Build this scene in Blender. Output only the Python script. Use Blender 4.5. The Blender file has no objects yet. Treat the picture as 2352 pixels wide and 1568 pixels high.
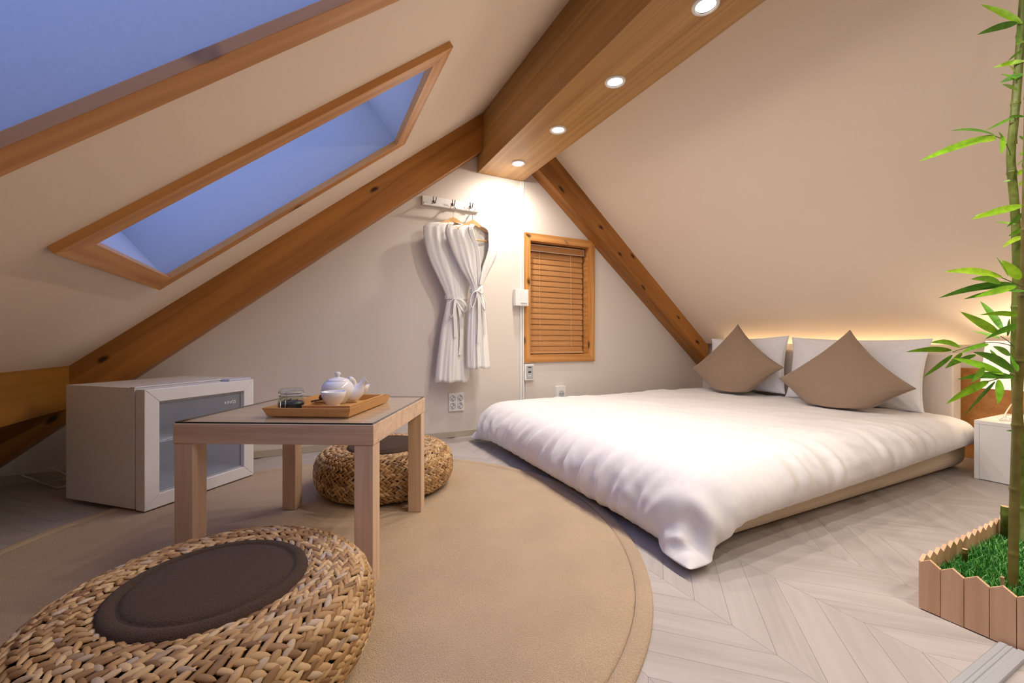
import bpy, bmesh, math, random
import numpy as np
from mathutils import Matrix, Vector
random.seed(7); RNG = np.random.RandomState(11)
scene = bpy.context.scene
COL = scene.collection

# ------------------------------------------------------------------ camera, sky, exposure
CAM_H = 0.667; YAW = math.radians(26.2); FPX = 957.0
cam_d = bpy.data.cameras.new('camera'); cam_d.sensor_width = 36.0
cam_d.lens = FPX / 2352 * 36.0; cam_d.clip_start = 0.02; cam_d.clip_end = 200
cam = bpy.data.objects.new('camera', cam_d); COL.objects.link(cam)
cam.location = (0, 0, CAM_H); cam.rotation_euler = (math.radians(90), 0, -YAW)
scene.camera = cam
scene.view_settings.view_transform = 'Standard'
scene.view_settings.look = 'None'
scene.view_settings.gamma = 1.0
scene.view_settings.use_curve_mapping = False
scene.view_settings.exposure = 0.12
SKY_STRENGTH = 2.6
DOWNLIGHT_W = 2.9
DOWNLIGHT_CONE_W = 21.0
LAMP_COLOR = (1, .90, .79)
w = bpy.data.worlds.new('dusk_sky'); scene.world = w; w.use_nodes = True
nt = w.node_tree; nt.nodes.clear()
tc = nt.nodes.new('ShaderNodeTexCoord'); sep = nt.nodes.new('ShaderNodeSeparateXYZ')
rp = nt.nodes.new('ShaderNodeValToRGB'); bg = nt.nodes.new('ShaderNodeBackground'); wo = nt.nodes.new('ShaderNodeOutputWorld')
rp.color_ramp.elements[0].position = 0.0; rp.color_ramp.elements[0].color = (0.45, 0.56, 1.0, 1)
rp.color_ramp.elements[1].position = 0.9; rp.color_ramp.elements[1].color = (0.17, 0.35, 1.0, 1)
nt.links.new(tc.outputs['Generated'], sep.inputs[0]); nt.links.new(sep.outputs['Z'], rp.inputs[0])
nt.links.new(rp.outputs[0], bg.inputs[0]); bg.inputs[1].default_value = SKY_STRENGTH
nt.links.new(bg.outputs[0], wo.inputs[0])

# ------------------------------------------------------------------ helpers
FWD = np.array([math.sin(YAW), math.cos(YAW), 0]); RGT = np.array([math.cos(YAW), -math.sin(YAW), 0]); UPV = np.array([0, 0, 1.0])
def at(px, py, depth):
    """a point of the room seen at pixel (px,py), depth metres in front of the lens"""
    v = np.array([0, 0, CAM_H]) + depth * (FWD + RGT * (px - 1176) / FPX + UPV * (784 - py) / FPX)
    return Vector(v)
def lin(h):
    h = h.lstrip('#'); o = []
    for i in (0, 2, 4):
        c = int(h[i:i+2], 16) / 255
        o.append(c / 12.92 if c <= .04045 else ((c + .055) / 1.055) ** 2.4)
    return (o[0], o[1], o[2], 1)

class G:
    """collects vertices and faces (optionally uv per vertex)"""
    def __init__(s): s.v = []; s.f = []; s.uv = {}
    def add(s, v, f, M=None):
        o = len(s.v)
        s.v += [tuple(M @ Vector(p)) if M is not None else tuple(p) for p in v]
        s.f += [tuple(i + o for i in q) for q in f]
        return s
    def box(s, x0, x1, y0, y1, z0, z1, M=None):
        v = [(x0,y0,z0),(x1,y0,z0),(x1,y1,z0),(x0,y1,z0),(x0,y0,z1),(x1,y0,z1),(x1,y1,z1),(x0,y1,z1)]
        return s.add(v, [(0,3,2,1),(4,5,6,7),(0,1,5,4),(1,2,6,5),(2,3,7,6),(3,0,4,7)], M)
    def prism(s, poly, z0, z1, M=None):
        n = len(poly)
        v = [(p[0], p[1], z0) for p in poly] + [(p[0], p[1], z1) for p in poly]
        f = [tuple(range(n-1, -1, -1)), tuple(range(n, 2*n))] + [(i, (i+1) % n, n+(i+1) % n, n+i) for i in range(n)]
        return s.add(v, f, M)
    def lathe(s, prof, seg=32, M=None, close=False):
        v = []; f = []
        for r, z in prof:
            for k in range(seg):
                a = 2*math.pi*k/seg; v.append((r*math.cos(a), r*math.sin(a), z))
        for i in range(len(prof)-1):
            for k in range(seg):
                k2 = (k+1) % seg
                f.append((i*seg+k, i*seg+k2, (i+1)*seg+k2, (i+1)*seg+k))
        if prof[0][0] > 1e-6 and close: f.append(tuple(range(seg-1, -1, -1)))
        if prof[-1][0] > 1e-6 and close: f.append(tuple((len(prof)-1)*seg+k for k in range(seg)))
        return s.add(v, f, M)
    def tube(s, pts, r, seg=8, cap=True, M=None):
        pts = [Vector(p) for p in pts]; n = len(pts)
        rs = r if hasattr(r, '__len__') else [r]*n
        t0 = (pts[1]-pts[0]).normalized()
        up = Vector((0,0,1)) if abs(t0.z) < .9 else Vector((1,0,0))
        a = t0.cross(up).normalized(); v = []; f = []
        for i, p in enumerate(pts):
            t = ((pts[min(i+1,n-1)] - pts[max(i-1,0)])).normalized()
            a = (a - t*a.dot(t)).normalized(); b = t.cross(a)
            for k in range(seg):
                q = 2*math.pi*k/seg; v.append(tuple(p + (a*math.cos(q)+b*math.sin(q))*rs[i]))
        for i in range(n-1):
            for k in range(seg):
                k2 = (k+1) % seg; f.append((i*seg+k, i*seg+k2, (i+1)*seg+k2, (i+1)*seg+k))
        if cap: f += [tuple(range(seg-1,-1,-1)), tuple((n-1)*seg+k for k in range(seg))]
        return s.add(v, f, M)
    def mesh(s, name, mat=None, smooth=False):
        me = bpy.data.meshes.new(name); me.from_pydata(s.v, [], s.f)
        me.validate(); me.update()
        if mat: me.materials.append(mat)
        if smooth: me.polygons.foreach_set('use_smooth', [True]*len(me.polygons))
        return me
def link(name, me, parent=None, M=None, world=False):
    o = bpy.data.objects.new(name, me); COL.objects.link(o)
    if M is not None: o.matrix_basis = M
    if parent is not None:
        o.parent = parent
        if world: o.matrix_parent_inverse = parent.matrix_basis.inverted()
    return o
def obj(name, g, mat, parent=None, M=None, smooth=False, world=False, bevel=0, seg=2, sub=0, recalc=True):
    me = g.mesh(name, mat, smooth)
    if recalc:
        bm = bmesh.new(); bm.from_mesh(me); bmesh.ops.recalc_face_normals(bm, faces=bm.faces); bm.to_mesh(me); bm.free()
    o = link(name, me, parent, M, world)
    if bevel:
        b = o.modifiers.new('bevel', 'BEVEL'); b.width = bevel; b.segments = seg; b.limit_method = 'ANGLE'; b.angle_limit = math.radians(40)
    if sub:
        b = o.modifiers.new('subdivision', 'SUBSURF'); b.levels = sub; b.render_levels = sub
    return o
def smooth_by_angle(o, deg=40):
    me = o.data
    bm = bmesh.new(); bm.from_mesh(me)
    for e in bm.edges:
        e.smooth = not (len(e.link_faces) == 2 and e.calc_face_angle(0) > math.radians(deg))
    for f in bm.faces: f.smooth = True
    bm.to_mesh(me); bm.free(); return o
def thing(name, label, cat, loc=(0,0,0), rz=0, group=None):
    o = bpy.data.objects.new(name, None); COL.objects.link(o)
    o.empty_display_size = .05
    o.matrix_basis = Matrix.Translation(Vector(loc)) @ Matrix.Rotation(rz, 4, 'Z')
    return tag(o, label, cat, group)
def tag(o, label, cat, group=None):
    o['label'] = label; o['category'] = cat
    if group: o['group'] = group
    return o
def struct(o, label=None):
    o['kind'] = 'structure'
    if label: o['label'] = label
    return o
def dup(root, M=None, label=None):
    r = root.copy(); COL.objects.link(r)
    if M is not None: r.matrix_basis = M
    if label: r['label'] = label
    for ch in list(root.children):
        c = ch.copy(); COL.objects.link(c); c.parent = r; c.matrix_parent_inverse = ch.matrix_parent_inverse.copy()
        for g in list(ch.children):
            d = g.copy(); COL.objects.link(d); d.parent = c; d.matrix_parent_inverse = g.matrix_parent_inverse.copy()
    return r
def frame(o, x, y, z=None):
    """matrix with origin o and axes x, y (z = x cross y)"""
    x = Vector(x).normalized(); y = Vector(y); y = (y - x*y.dot(x)).normalized(); z = x.cross(y)
    M = Matrix.Identity(4)
    for i, a in enumerate((x, y, z)):
        for j in range(3): M[j][i] = a[j]
    for j in range(3): M[j][3] = o[j]
    return M
def fbm(x, y, seed, scale, octaves=3):
    r = np.random.RandomState(seed); out = np.zeros_like(x); amp = 1.0
    for o in range(octaves):
        for k in range(5):
            a = r.uniform(0, 2*math.pi); f = scale*(2**o)*r.uniform(.7, 1.3)
            out += amp/5*np.sin((x*math.cos(a)+y*math.sin(a))*f + r.uniform(0, 6.28))
        amp *= .5
    return out

# ------------------------------------------------------------------ materials
def mat(name, col, rough=.5, metal=0, spec=.5, **kw):
    m = bpy.data.materials.new(name); m.use_nodes = True
    b = m.node_tree.nodes['Principled BSDF']
    b.inputs['Base Color'].default_value = col if len(col) == 4 else (*col, 1)
    b.inputs['Roughness'].default_value = rough; b.inputs['Metallic'].default_value = metal
    b.inputs['Specular IOR Level'].default_value = spec
    for k, v in kw.items(): b.inputs[k.replace('_', ' ')].default_value = v
    return m
class NT:
    def __init__(s, m): s.t = m.node_tree; s.b = s.t.nodes['Principled BSDF']
    def n(s, typ, **kw):
        x = s.t.nodes.new('ShaderNode'+typ)
        for k, v in kw.items():
            if k in x.inputs: x.inputs[k].default_value = v
            else: setattr(x, k, v)
        return x
    def l(s, a, b): s.t.links.new(a, b)
    def ramp(s, fac, stops):
        r = s.n('ValToRGB'); e = r.color_ramp.elements
        while len(e) < len(stops): e.new(.5)
        for q, (p, c) in zip(e, stops): q.position = p; q.color = c
        s.l(fac, r.inputs[0]); return r
    def bump(s, h, strength=.3, dist=.01):
        b = s.n('Bump', Strength=strength, Distance=dist); s.l(h, b.inputs['Height']); s.l(b.outputs[0], s.b.inputs['Normal']); return b
def wood(name, dark, light, along=2.2, across=38, rough=.45, knots=0, contrast=1.0, uv=False, rnd=True, rings=0, bump=.12, spec=.4, axis='X'):
    """grain runs along the local X axis (or the uv u axis)"""
    m = mat(name, light, rough, spec=spec); t = NT(m)
    c = t.n('TexCoord'); src = c.outputs['UV' if uv else 'Object']
    oi = t.n('ObjectInfo'); gi = t.n('NewGeometry')
    off = t.n('VectorMath', operation='ADD')
    sc = t.n('VectorMath', operation='SCALE')
    mul = t.n('Math', operation='MULTIPLY_ADD'); t.l(gi.outputs['Random Per Island'], mul.inputs[0]); mul.inputs[1].default_value = 3.0
    t.l(oi.outputs['Random'], mul.inputs[2])
    cx = t.n('CombineXYZ'); t.l(mul.outputs[0], cx.inputs[0]); t.l(mul.outputs[0], cx.inputs[1]); t.l(mul.outputs[0], cx.inputs[2])
    t.l(cx.outputs[0], sc.inputs[0]); sc.inputs['Scale'].default_value = 7.3 if rnd else 0
    t.l(src, off.inputs[0]); t.l(sc.outputs[0], off.inputs[1])
    mp = t.n('Mapping'); t.l(off.outputs[0], mp.inputs[0])
    S = {'X': (along, across, across), 'Y': (across, along, across), 'Z': (across, across, along)}[axis]
    mp.inputs['Scale'].default_value = S
    n1 = t.n('TexNoise', Scale=1.0, Detail=6.0, Roughness=.6, Distortion=.6); t.l(mp.outputs[0], n1.inputs['Vector'])
    mp2 = t.n('Mapping'); t.l(off.outputs[0], mp2.inputs[0]); mp2.inputs['Scale'].default_value = tuple(q*.22 for q in S)
    n2 = t.n('TexNoise', Scale=1.0, Detail=3.0, Distortion=1.2); t.l(mp2.outputs[0], n2.inputs['Vector'])
    mx = t.n('Math', operation='MULTIPLY_ADD'); t.l(n2.outputs[0], mx.inputs[0]); mx.inputs[1].default_value = .9
    h = t.n('Math', operation='MULTIPLY'); t.l(n1.outputs[0], h.inputs[0]); h.inputs[1].default_value = .75
    t.l(h.outputs[0], mx.inputs[2])
    fac = mx.outputs[0]
    if rings:
        wv = t.n('TexWave', wave_type='BANDS', bands_direction='Y', Scale=rings, Distortion=9.0, Detail=2.0)
        wv.inputs['Detail Scale'].default_value = .6
        mp3 = t.n('Mapping'); t.l(off.outputs[0], mp3.inputs[0]); mp3.inputs['Scale'].default_value = (.18, 1, 1); t.l(mp3.outputs[0], wv.inputs['Vector'])
        a = t.n('Math', operation='MULTIPLY_ADD'); t.l(wv.outputs['Fac'], a.inputs[0]); a.inputs[1].default_value = -.28; t.l(fac, a.inputs[2]); fac = a.outputs[0]
    lo = .82 - .34*contrast; hi = .82 + .34*contrast
    r = t.ramp(fac, [(max(0, lo), dark), (min(1, hi), light)])
    col = r.outputs[0]
    if knots:
        mk = t.n('Mapping'); t.l(off.outputs[0], mk.inputs[0]); mk.inputs['Scale'].default_value = (1.0, 2.2, 2.2)
        nn = t.n('TexNoise', Scale=14.0, Detail=2.0); t.l(off.outputs[0], nn.inputs['Vector'])
        ad = t.n('VectorMath', operation='MULTIPLY_ADD'); t.l(nn.outputs['Color'], ad.inputs[0]); ad.inputs[1].default_value = (.05,.05,.05); t.l(mk.outputs[0], ad.inputs[2])
        vo = t.n('TexVoronoi', Scale=knots, voronoi_dimensions='2D'); t.l(ad.outputs[0], vo.inputs['Vector'])
        kr = t.ramp(vo.outputs['Distance'], [(.035, (1,1,1,1)), (.10, (0,0,0,1))])
        sep = t.n('SeparateColor'); t.l(vo.outputs['Color'], sep.inputs[0])
        gt = t.n('Math', operation='GREATER_THAN'); t.l(sep.outputs[0], gt.inputs[0]); gt.inputs[1].default_value = .45
        km = t.n('Math', operation='MULTIPLY'); t.l(kr.outputs[0], km.inputs[0]); t.l(gt.outputs[0], km.inputs[1])
        mix = t.n('Mix', data_type='RGBA'); t.l(km.outputs[0], mix.inputs[0]); t.l(col, mix.inputs[6]); mix.inputs[7].default_value = tuple(q*.18 for q in dark[:3]) + (1,)
        col = mix.outputs[2]
    t.l(col, t.b.inputs['Base Color'])
    t.bump(n1.outputs[0], bump, .002)
    return m
def noisy(name, c1, c2, scale=200, rough=.9, bump=.2, dist=.002, detail=4, spec=.2, sheen=0, **kw):
    m = mat(name, c1, rough, spec=spec, **kw); t = NT(m)
    c = t.n('TexCoord'); n = t.n('TexNoise', Scale=scale, Detail=detail); t.l(c.outputs['Object'], n.inputs['Vector'])
    r = t.ramp(n.outputs[0], [(.3, c1), (.7, c2)]); t.l(r.outputs[0], t.b.inputs['Base Color'])
    if bump: t.bump(n.outputs[0], bump, dist)
    if sheen: t.b.inputs['Sheen Weight'].default_value = sheen
    return m

M_WALL = noisy('wall_paint', (.69,.63,.575,1), (.71,.65,.595,1), 260, .85, .10, .001)
M_CEIL = noisy('ceiling_paper', (.83,.70,.56,1), (.85,.72,.58,1), 320, .9, .16, .001)
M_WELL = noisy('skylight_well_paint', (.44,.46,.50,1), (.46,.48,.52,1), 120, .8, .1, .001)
M_PINE = wood('pine_rafter_wood', lin('7c4c1a'), lin('b87c3c'), 1.2, 20, .42, knots=2.6, contrast=.9, rnd=True)
M_BEAM = wood('brown_oak_laminate', lin('916734'), lin('be935c'), .8, 60, .38, contrast=1.0, rnd=False, axis='Y')
M_TRIM = wood('orange_pine_trim', lin('b57b40'), lin('d39a5c'), 2.0, 24, .4, knots=2.2, contrast=.9, rings=7)
M_TABLE = wood('pale_oak_veneer', lin('bf9f82'), lin('dec2a5'), 3.0, 70, .5, contrast=.9)
M_PLANK = wood('whitewashed_plank', lin('a09892'), lin('b6aea9'), 3.5, 42, .42, contrast=1.0, uv=True, bump=.05, spec=.35)
M_JOINT = mat('plank_joint', lin('978c80'), .8)
M_BAMBOO_TRAY = wood('bamboo_tray_wood', lin('b88349'), lin('d9a869'), 2.5, 50, .45, contrast=.8)
M_PICKET = wood('picket_wood', lin('b58a63'), lin('cfa47c'), 2.5, 60, .6, contrast=.9)
M_PANEL = wood('oak_panel', lin('b0763f'), lin('cf9658'), 1.2, 40, .5, contrast=.8)
M_BLIND = wood('tan_blind_slat', lin('b37f4d'), lin('bf8a57'), 2.0, 90, .5, contrast=.5, bump=.03)
M_HANGER = wood('hanger_wood', lin('cf9c62'), lin('e3b67d'), 5, 60, .45, contrast=.7)
M_WHITE = mat('white_plastic', (.80,.79,.77,1), .35)
M_FRIDGE = noisy('white_fridge_enamel', (.79,.78,.78,1), (.81,.80,.80,1), 300, .35, .03, .0005, spec=.5)
M_FRIDGE_IN = mat('fridge_lining', (.78,.80,.86,1), .4)
M_CERAMIC = mat('white_glazed_ceramic', (.82,.81,.80,1), .12, spec=.6)
M_BASE = mat('grey_green_baseboard', lin('b5aa98'), .6)
M_ALU = mat('brushed_aluminium', (.62,.62,.64,1), .35, metal=.85)
M_STEEL = mat('chrome_steel', (.6,.58,.55,1), .2, metal=1)
M_BLACK = mat('dark_plastic', (.02,.02,.022,1), .4)
M_GREYP = mat('grey_plastic', (.42,.44,.46,1), .5)
M_SLOT = mat('socket_hole', (.16,.19,.24,1), .5)
def glass(name, col=(1,1,1,1), rough=0, alpha=1):
    return mat(name, col, rough, Transmission_Weight=1.0, IOR=1.45)
def thin_glass(name, tint, rough=.02, painted_haze=0):
    """a pane seen through: transparent plus a little reflection"""
    m = bpy.data.materials.new(name); m.use_nodes = True; t = m.node_tree; t.nodes.clear()
    o = t.nodes.new('ShaderNodeOutputMaterial'); tr = t.nodes.new('ShaderNodeBsdfTransparent'); gl = t.nodes.new('ShaderNodeBsdfGlossy')
    fr = t.nodes.new('ShaderNodeFresnel'); fr.inputs[0].default_value = 1.45; mx = t.nodes.new('ShaderNodeMixShader')
    tr.inputs[0].default_value = tint; gl.inputs['Roughness'].default_value = rough; gl.inputs[0].default_value = (.9,.9,.9,1)
    ge = t.nodes.new('ShaderNodeNewGeometry'); iv = t.nodes.new('ShaderNodeMath'); iv.operation = 'SUBTRACT'; iv.inputs[0].default_value = 1.0
    ml = t.nodes.new('ShaderNodeMath'); ml.operation = 'MULTIPLY'
    t.links.new(ge.outputs['Backfacing'], iv.inputs[1]); t.links.new(iv.outputs[0], ml.inputs[0]); t.links.new(fr.outputs[0], ml.inputs[1])
    t.links.new(ml.outputs[0], mx.inputs[0]); t.links.new(tr.outputs[0], mx.inputs[1]); t.links.new(gl.outputs[0], mx.inputs[2]); 
    if painted_haze:
        df = t.nodes.new('ShaderNodeBsdfDiffuse'); df.inputs[0].default_value = (.62,.66,.74,1); m2 = t.nodes.new('ShaderNodeMixShader'); m2.inputs[0].default_value = painted_haze
        t.links.new(mx.outputs[0], m2.inputs[1]); t.links.new(df.outputs[0], m2.inputs[2]); t.links.new(m2.outputs[0], o.inputs[0])
    else: t.links.new(mx.outputs[0], o.inputs[0])
    return m
M_PANE = thin_glass('window_glass', (.92,.95,.97,1))
M_FRIDGE_GLASS = thin_glass('fridge_door_glass', (.84,.87,.92,1), painted_haze=.20)  # bluish diffuse haze painted into the glass for misting and the sky's reflection
M_JAR = thin_glass('jar_glass', (.90,.93,.92,1))
M_TABLEGLASS = thin_glass('table_glass', (.96,.975,.965,1))
M_GLASS_EDGE = mat('dark_green_glass_edge', (.015,.04,.035,1), .15)
def emis(name, col, s):
    m = mat(name, (.8,.8,.8,1), .4); b = m.node_tree.nodes['Principled BSDF']
    b.inputs['Emission Color'].default_value = col; b.inputs['Emission Strength'].default_value = s; return m
M_LENS = emis('lamp_lens', (1,.93,.84,1), 9.0)
M_LED = emis('warm_led', (1,.75,.46,1), 15.0)
M_SHADE = emis('glowing_lampshade', (1,.83,.62,1), .55)
def fabric(name, col, scale=500, rough=.9, bump=.15, sheen=.2, col2=None):
    return noisy(name, col, col2 or tuple(min(1, q*1.06) for q in col[:3])+(1,), scale, rough, bump, .0008, sheen=sheen)
M_DUVET = fabric('white_cotton', (.745,.73,.73,1), 60, .75, .04, .1)
M_PILLOW = fabric('white_pillow_cotton', (.76,.755,.775,1), 80, .8, .05, .1)
M_TAUPE = fabric('taupe_linen', lin('8c7663'), 700, .95, .3, .25, lin('99836f'))
M_MATTRESS = fabric('beige_mattress_fabric', lin('d6c5ab'), 500, .95, .2, .1)
M_HEADB = fabric('off_white_upholstery', lin('d2c6bb'), 400, .9, .15, .1)
M_RUG = noisy('tan_rug_pile', lin('bb9e7c'), lin('d3b896'), 420, 1.0, .9, .006, detail=3, spec=.05, sheen=.3)
def add_blotches(m, scale, lo=.93, hi=1.05):
    t = NT(m); src = t.b.inputs['Base Color'].links[0].from_socket
    c = t.n('TexCoord'); n = t.n('TexNoise', Scale=scale, Detail=3.0); t.l(c.outputs['Object'], n.inputs['Vector'])
    r = t.ramp(n.outputs[0], [(.35, (lo,lo,lo,1)), (.65, (hi,hi,hi,1))])
    mx = t.n('Mix', data_type='RGBA', blend_type='MULTIPLY'); mx.inputs[0].default_value = 1
    t.l(src, mx.inputs[6]); t.l(r.outputs[0], mx.inputs[7]); t.l(mx.outputs[2], t.b.inputs['Base Color'])
add_blotches(M_RUG, 5)
M_RUGEDGE = noisy('rug_binding', lin('b3976f'), lin('c9ac85'), 300, 1.0, .5, .003)
M_FELT = noisy('brown_felt', lin('3f3127'), lin('5a4739'), 520, 1.0, .7, .004, sheen=.08, spec=.05)
def waffle():
    m = mat('white_waffle_cotton', (.84,.825,.80,1), .9, spec=.15); t = NT(m)
    c = t.n('TexCoord'); h = None
    for d in ('X', 'Z'):
        wv = t.n('TexWave', wave_type='BANDS', bands_direction=d, Scale=42.0, Distortion=.6); t.l(c.outputs['Object'], wv.inputs['Vector'])
        if h is None: h = wv.outputs['Fac']
        else:
            a = t.n('Math', operation='MAXIMUM'); t.l(h, a.inputs[0]); t.l(wv.outputs['Fac'], a.inputs[1]); h = a.outputs[0]
    t.bump(h, .35, .0018); return m
M_WAFFLE = waffle()
def strand_mat():
    m = mat('banana_fibre', lin('b98f58'), .5, spec=.35); t = NT(m)
    gi = t.n('NewGeometry'); oi = t.n('ObjectInfo'); c = t.n('TexCoord')
    a = t.n('Math', operation='ADD'); t.l(gi.outputs['Random Per Island'], a.inputs[0]); t.l(oi.outputs['Random'], a.inputs[1])
    fr = t.n('Math', operation='FRACT'); t.l(a.outputs[0], fr.inputs[0])
    r = t.ramp(fr.outputs[0], [(0, lin('876544')), (.3, lin('b08a5c')), (.6, lin('c6a06e')), (.86, lin('d8b98a')), (.95, lin('bdab98')), (1, lin('a27f55'))])
    mp = t.n('Mapping'); mp.inputs['Scale'].default_value = (1, 1, 1); t.l(c.outputs['Object'], mp.inputs[0])
    n = t.n('TexNoise', Scale=160.0, Detail=3.0); t.l(mp.outputs[0], n.inputs['Vector'])
    r2 = t.ramp(n.outputs[0], [(.3, (.74,.72,.70,1)), (.65, (1.08,1.06,1.04,1))])
    mx = t.n('Mix', data_type='RGBA', blend_type='MULTIPLY'); mx.inputs[0].default_value = 1
    t.l(r.outputs[0], mx.inputs[6]); t.l(r2.outputs[0], mx.inputs[7]); t.l(mx.outputs[2], t.b.inputs['Base Color'])
    t.bump(n.outputs[0], .25, .002); return m
M_STRAND = strand_mat()
M_STRAND_BASE = mat('dark_fibre_core', lin('3b2814'), .9)
def leaf_mat():
    m = mat('bamboo_leaf', lin('5c9a1c'), .4, spec=.4); t = NT(m)
    oi = t.n('ObjectInfo'); r = t.ramp(oi.outputs['Random'], [(0, lin('4f8a20')), (.45, lin('6ca61e')), (.8, lin('8cc022')), (1, lin('a9d12c'))])
    c = t.n('TexCoord'); n = t.n('TexNoise', Scale=60.0); t.l(c.outputs['Object'], n.inputs['Vector'])
    r2 = t.ramp(n.outputs[0], [(.35, (.8,.8,.8,1)), (.65, (1.1,1.1,1.1,1))])
    mx = t.n('Mix', data_type='RGBA', blend_type='MULTIPLY'); mx.inputs[0].default_value = 1
    t.l(r.outputs[0], mx.inputs[6]); t.l(r2.outputs[0], mx.inputs[7]); t.l(mx.outputs[2], t.b.inputs['Base Color'])
    t.b.inputs['Subsurface Weight'].default_value = .0
    return m
M_LEAF = leaf_mat()
M_CANE = noisy('bamboo_cane', lin('4f5d1b'), lin('6f7a30'), 30, .4, .05, .001, spec=.4)
M_CANE_OLIVE = noisy('brown_green_cane', lin('5f5722'), lin('766d33'), 30, .45, .05, .001, spec=.4)
def turf_mat():
    m = mat('artificial_turf', lin('3f8f32'), .45, spec=.4); t = NT(m); gi = t.n('NewGeometry')
    r = t.ramp(gi.outputs['Random Per Island'], [(0, lin('2a6b2a')), (.5, lin('4a9c3e')), (.9, lin('7cc05a')), (1, lin('bfe39c'))])
    t.l(r.outputs[0], t.b.inputs['Base Color']); return m
M_TURF = turf_mat()
M_TURFBASE = mat('turf_backing', lin('1d4a1e'), .9)

# ------------------------------------------------------------------ the room
YB = 2.79; YF = -2.2; YR = 2.68                       # back gable, wall behind the viewer, rafter faces
KL = .81; CL0 = 1.366; KR = -.856
zl = lambda x: CL0 + KL*x                              # left slope
zr = lambda x: 2.054 + KR*(x-1.693)                    # right slope
XRIDGE = (2.054 + .856*1.693 - CL0)/(KL+.856)
XKNEE = 3.42
# floor: sub-floor slab and chevron planks
fl = struct(obj('floor', G().box(-1.9, 3.6, YF-.1, YB+.2, -.08, -.0035), M_JOINT), 'pale chevron plank floor')
PWID = .288; PSTEP = .105; GAP = .0003
def plank_mesh(sgn):
    # chevron plank as a parallelogram in room axes around its centre; uv along the grain
    g = G(); hx = PWID/2 - GAP; hy = PSTEP/2 - GAP*1.4
    poly = [(-hx, -hy - sgn*hx), (hx, -hy + sgn*hx), (hx, hy + sgn*hx), (-hx, hy - sgn*hx)]
    g.prism(poly, -.003, 0)
    me = g.mesh('plank', M_PLANK); uvl = me.uv_layers.new(name='UVMap')
    s2 = math.sqrt(.5)
    for lp in me.loops:
        x, y, z = me.vertices[lp.vertex_index].co
        uvl.data[lp.index].uv = ((x + sgn*y)*s2, (y - sgn*x)*s2)
    return me
PM = {1: plank_mesh(1), -1: plank_mesh(-1)}
cells = []
i0 = int(math.floor((-1.9-.897)/PWID)); i1 = int(math.ceil((3.6-.897)/PWID))
for i in range(i0, i1):
    x = .897 + (i+.5)*PWID; sgn = 1 if i % 2 == 0 else -1
    for j in range(-24, 30):
        y = .546 + (j+.5)*PSTEP + PWID/2
        if y < YF-.1 or y > YB+.15: continue
        P = np.array([x, y, 0]); D = P @ FWD; key = 1e9
        if D > .25:
            px = 1176 + FPX*(P @ RGT)/D; py = 784 + FPX*CAM_H/D
            under = (abs(x-.06)**2 + (y-1.49)**2 < .86**2) or (x > 1.2 and x < 3.1 and y > 1.05 and y < 2.5)
            if -150 < px < 2500 and py < 1750 and not under: key = D
        cells.append((key, x, y, sgn))
cells.sort()
rest = []
for n, (key, x, y, sgn) in enumerate(cells):
    if n < 280 and key < 1e8: link('plank', PM[sgn], fl, Matrix.Translation((x, y, 0)))
    else: rest.append((x, y, sgn))
V = []; F = []; UV = []
for x, y, sgn in rest:
    me = PM[sgn]; o = len(V)
    V += [(v.co.x+x, v.co.y+y, v.co.z) for v in me.vertices]; F += [tuple(q+o for q in p.vertices) for p in me.polygons]
    UV += [tuple(u.uv) for u in me.uv_layers[0].data]
me = bpy.data.meshes.new('plank'); me.from_pydata(V, [], F); me.materials.append(M_PLANK)
uvl = me.uv_layers.new(name='UVMap')
for q, u in zip(uvl.data, UV): q.uv = u
o = link('plank', me, fl); o['kind'] = 'stuff'

# ceiling slopes: frames whose local x runs along the room, y up the slope
cosL = 1/math.sqrt(1+KL*KL)
def ceil_pt(x, y): return Vector((x, y, zl(x)))
NL = Vector((-KL, 0, 1)).normalized()                  # outward from the left slope
SK_X = (-.575, .455); SK_Y = [(1.425, 2.245), (.22, 1.04)]; FRW = .07; FRT = .022
inx = FRW*cosL
holes = [((SK_X[0]+inx, SK_X[1]-inx), (y0+FRW, y1-FRW)) for y0, y1 in SK_Y]
g = G()
xs = sorted([-1.8, holes[0][0][0]-.034*cosL, holes[0][0][1]+.034*cosL, XRIDGE])
ys = sorted([YF-.1, holes[1][1][0]-.034, holes[1][1][1]+.034, holes[0][1][0]-.034, holes[0][1][1]+.034, YB+.1])
idx = {}
for a, x in enumerate(xs):
    for b, y in enumerate(ys):
        for c in (0, 1):
            p = ceil_pt(x, y) + NL*(.06*c); idx[(a,b,c)] = len(g.v); g.v.append(tuple(p))
def is_hole(a, b): return a == 1 and b in (1, 3)
for a in range(3):
    for b in range(5):
        if is_hole(a, b): continue
        g.f.append((idx[a,b,0], idx[a,b+1,0], idx[a+1,b+1,0], idx[a+1,b,0]))
        g.f.append((idx[a,b,1], idx[a+1,b,1], idx[a+1,b+1,1], idx[a,b+1,1]))
for b in (1, 3):
    for (p, q) in (((1,b),(2,b)), ((2,b),(2,b+1)), ((2,b+1),(1,b+1)), ((1,b+1),(1,b))):
        g.f.append((idx[p[0],p[1],0], idx[q[0],q[1],0], idx[q[0],q[1],1], idx[p[0],p[1],1]))
o = struct(obj('ceiling', g, M_CEIL), 'sloping tan ceiling with the two skylights')
g = G()
x1 = 3.335
NRr = Vector((.856, 0, 1)).normalized()
for c in (0, 1):
    for x, y in ((XRIDGE, YF-.1), (x1, YF-.1), (x1, YB+.1), (XRIDGE, YB+.1)):
        g.v.append(tuple(Vector((x, y, zr(x))) + NRr*(.06*c)))
g.f = [(0,1,2,3), (7,6,5,4), (0,4,5,1), (1,5,6,2), (2,6,7,3), (3,7,4,0)]
struct(obj('ceiling', g, M_CEIL), 'sloping tan ceiling above the bed')
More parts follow.
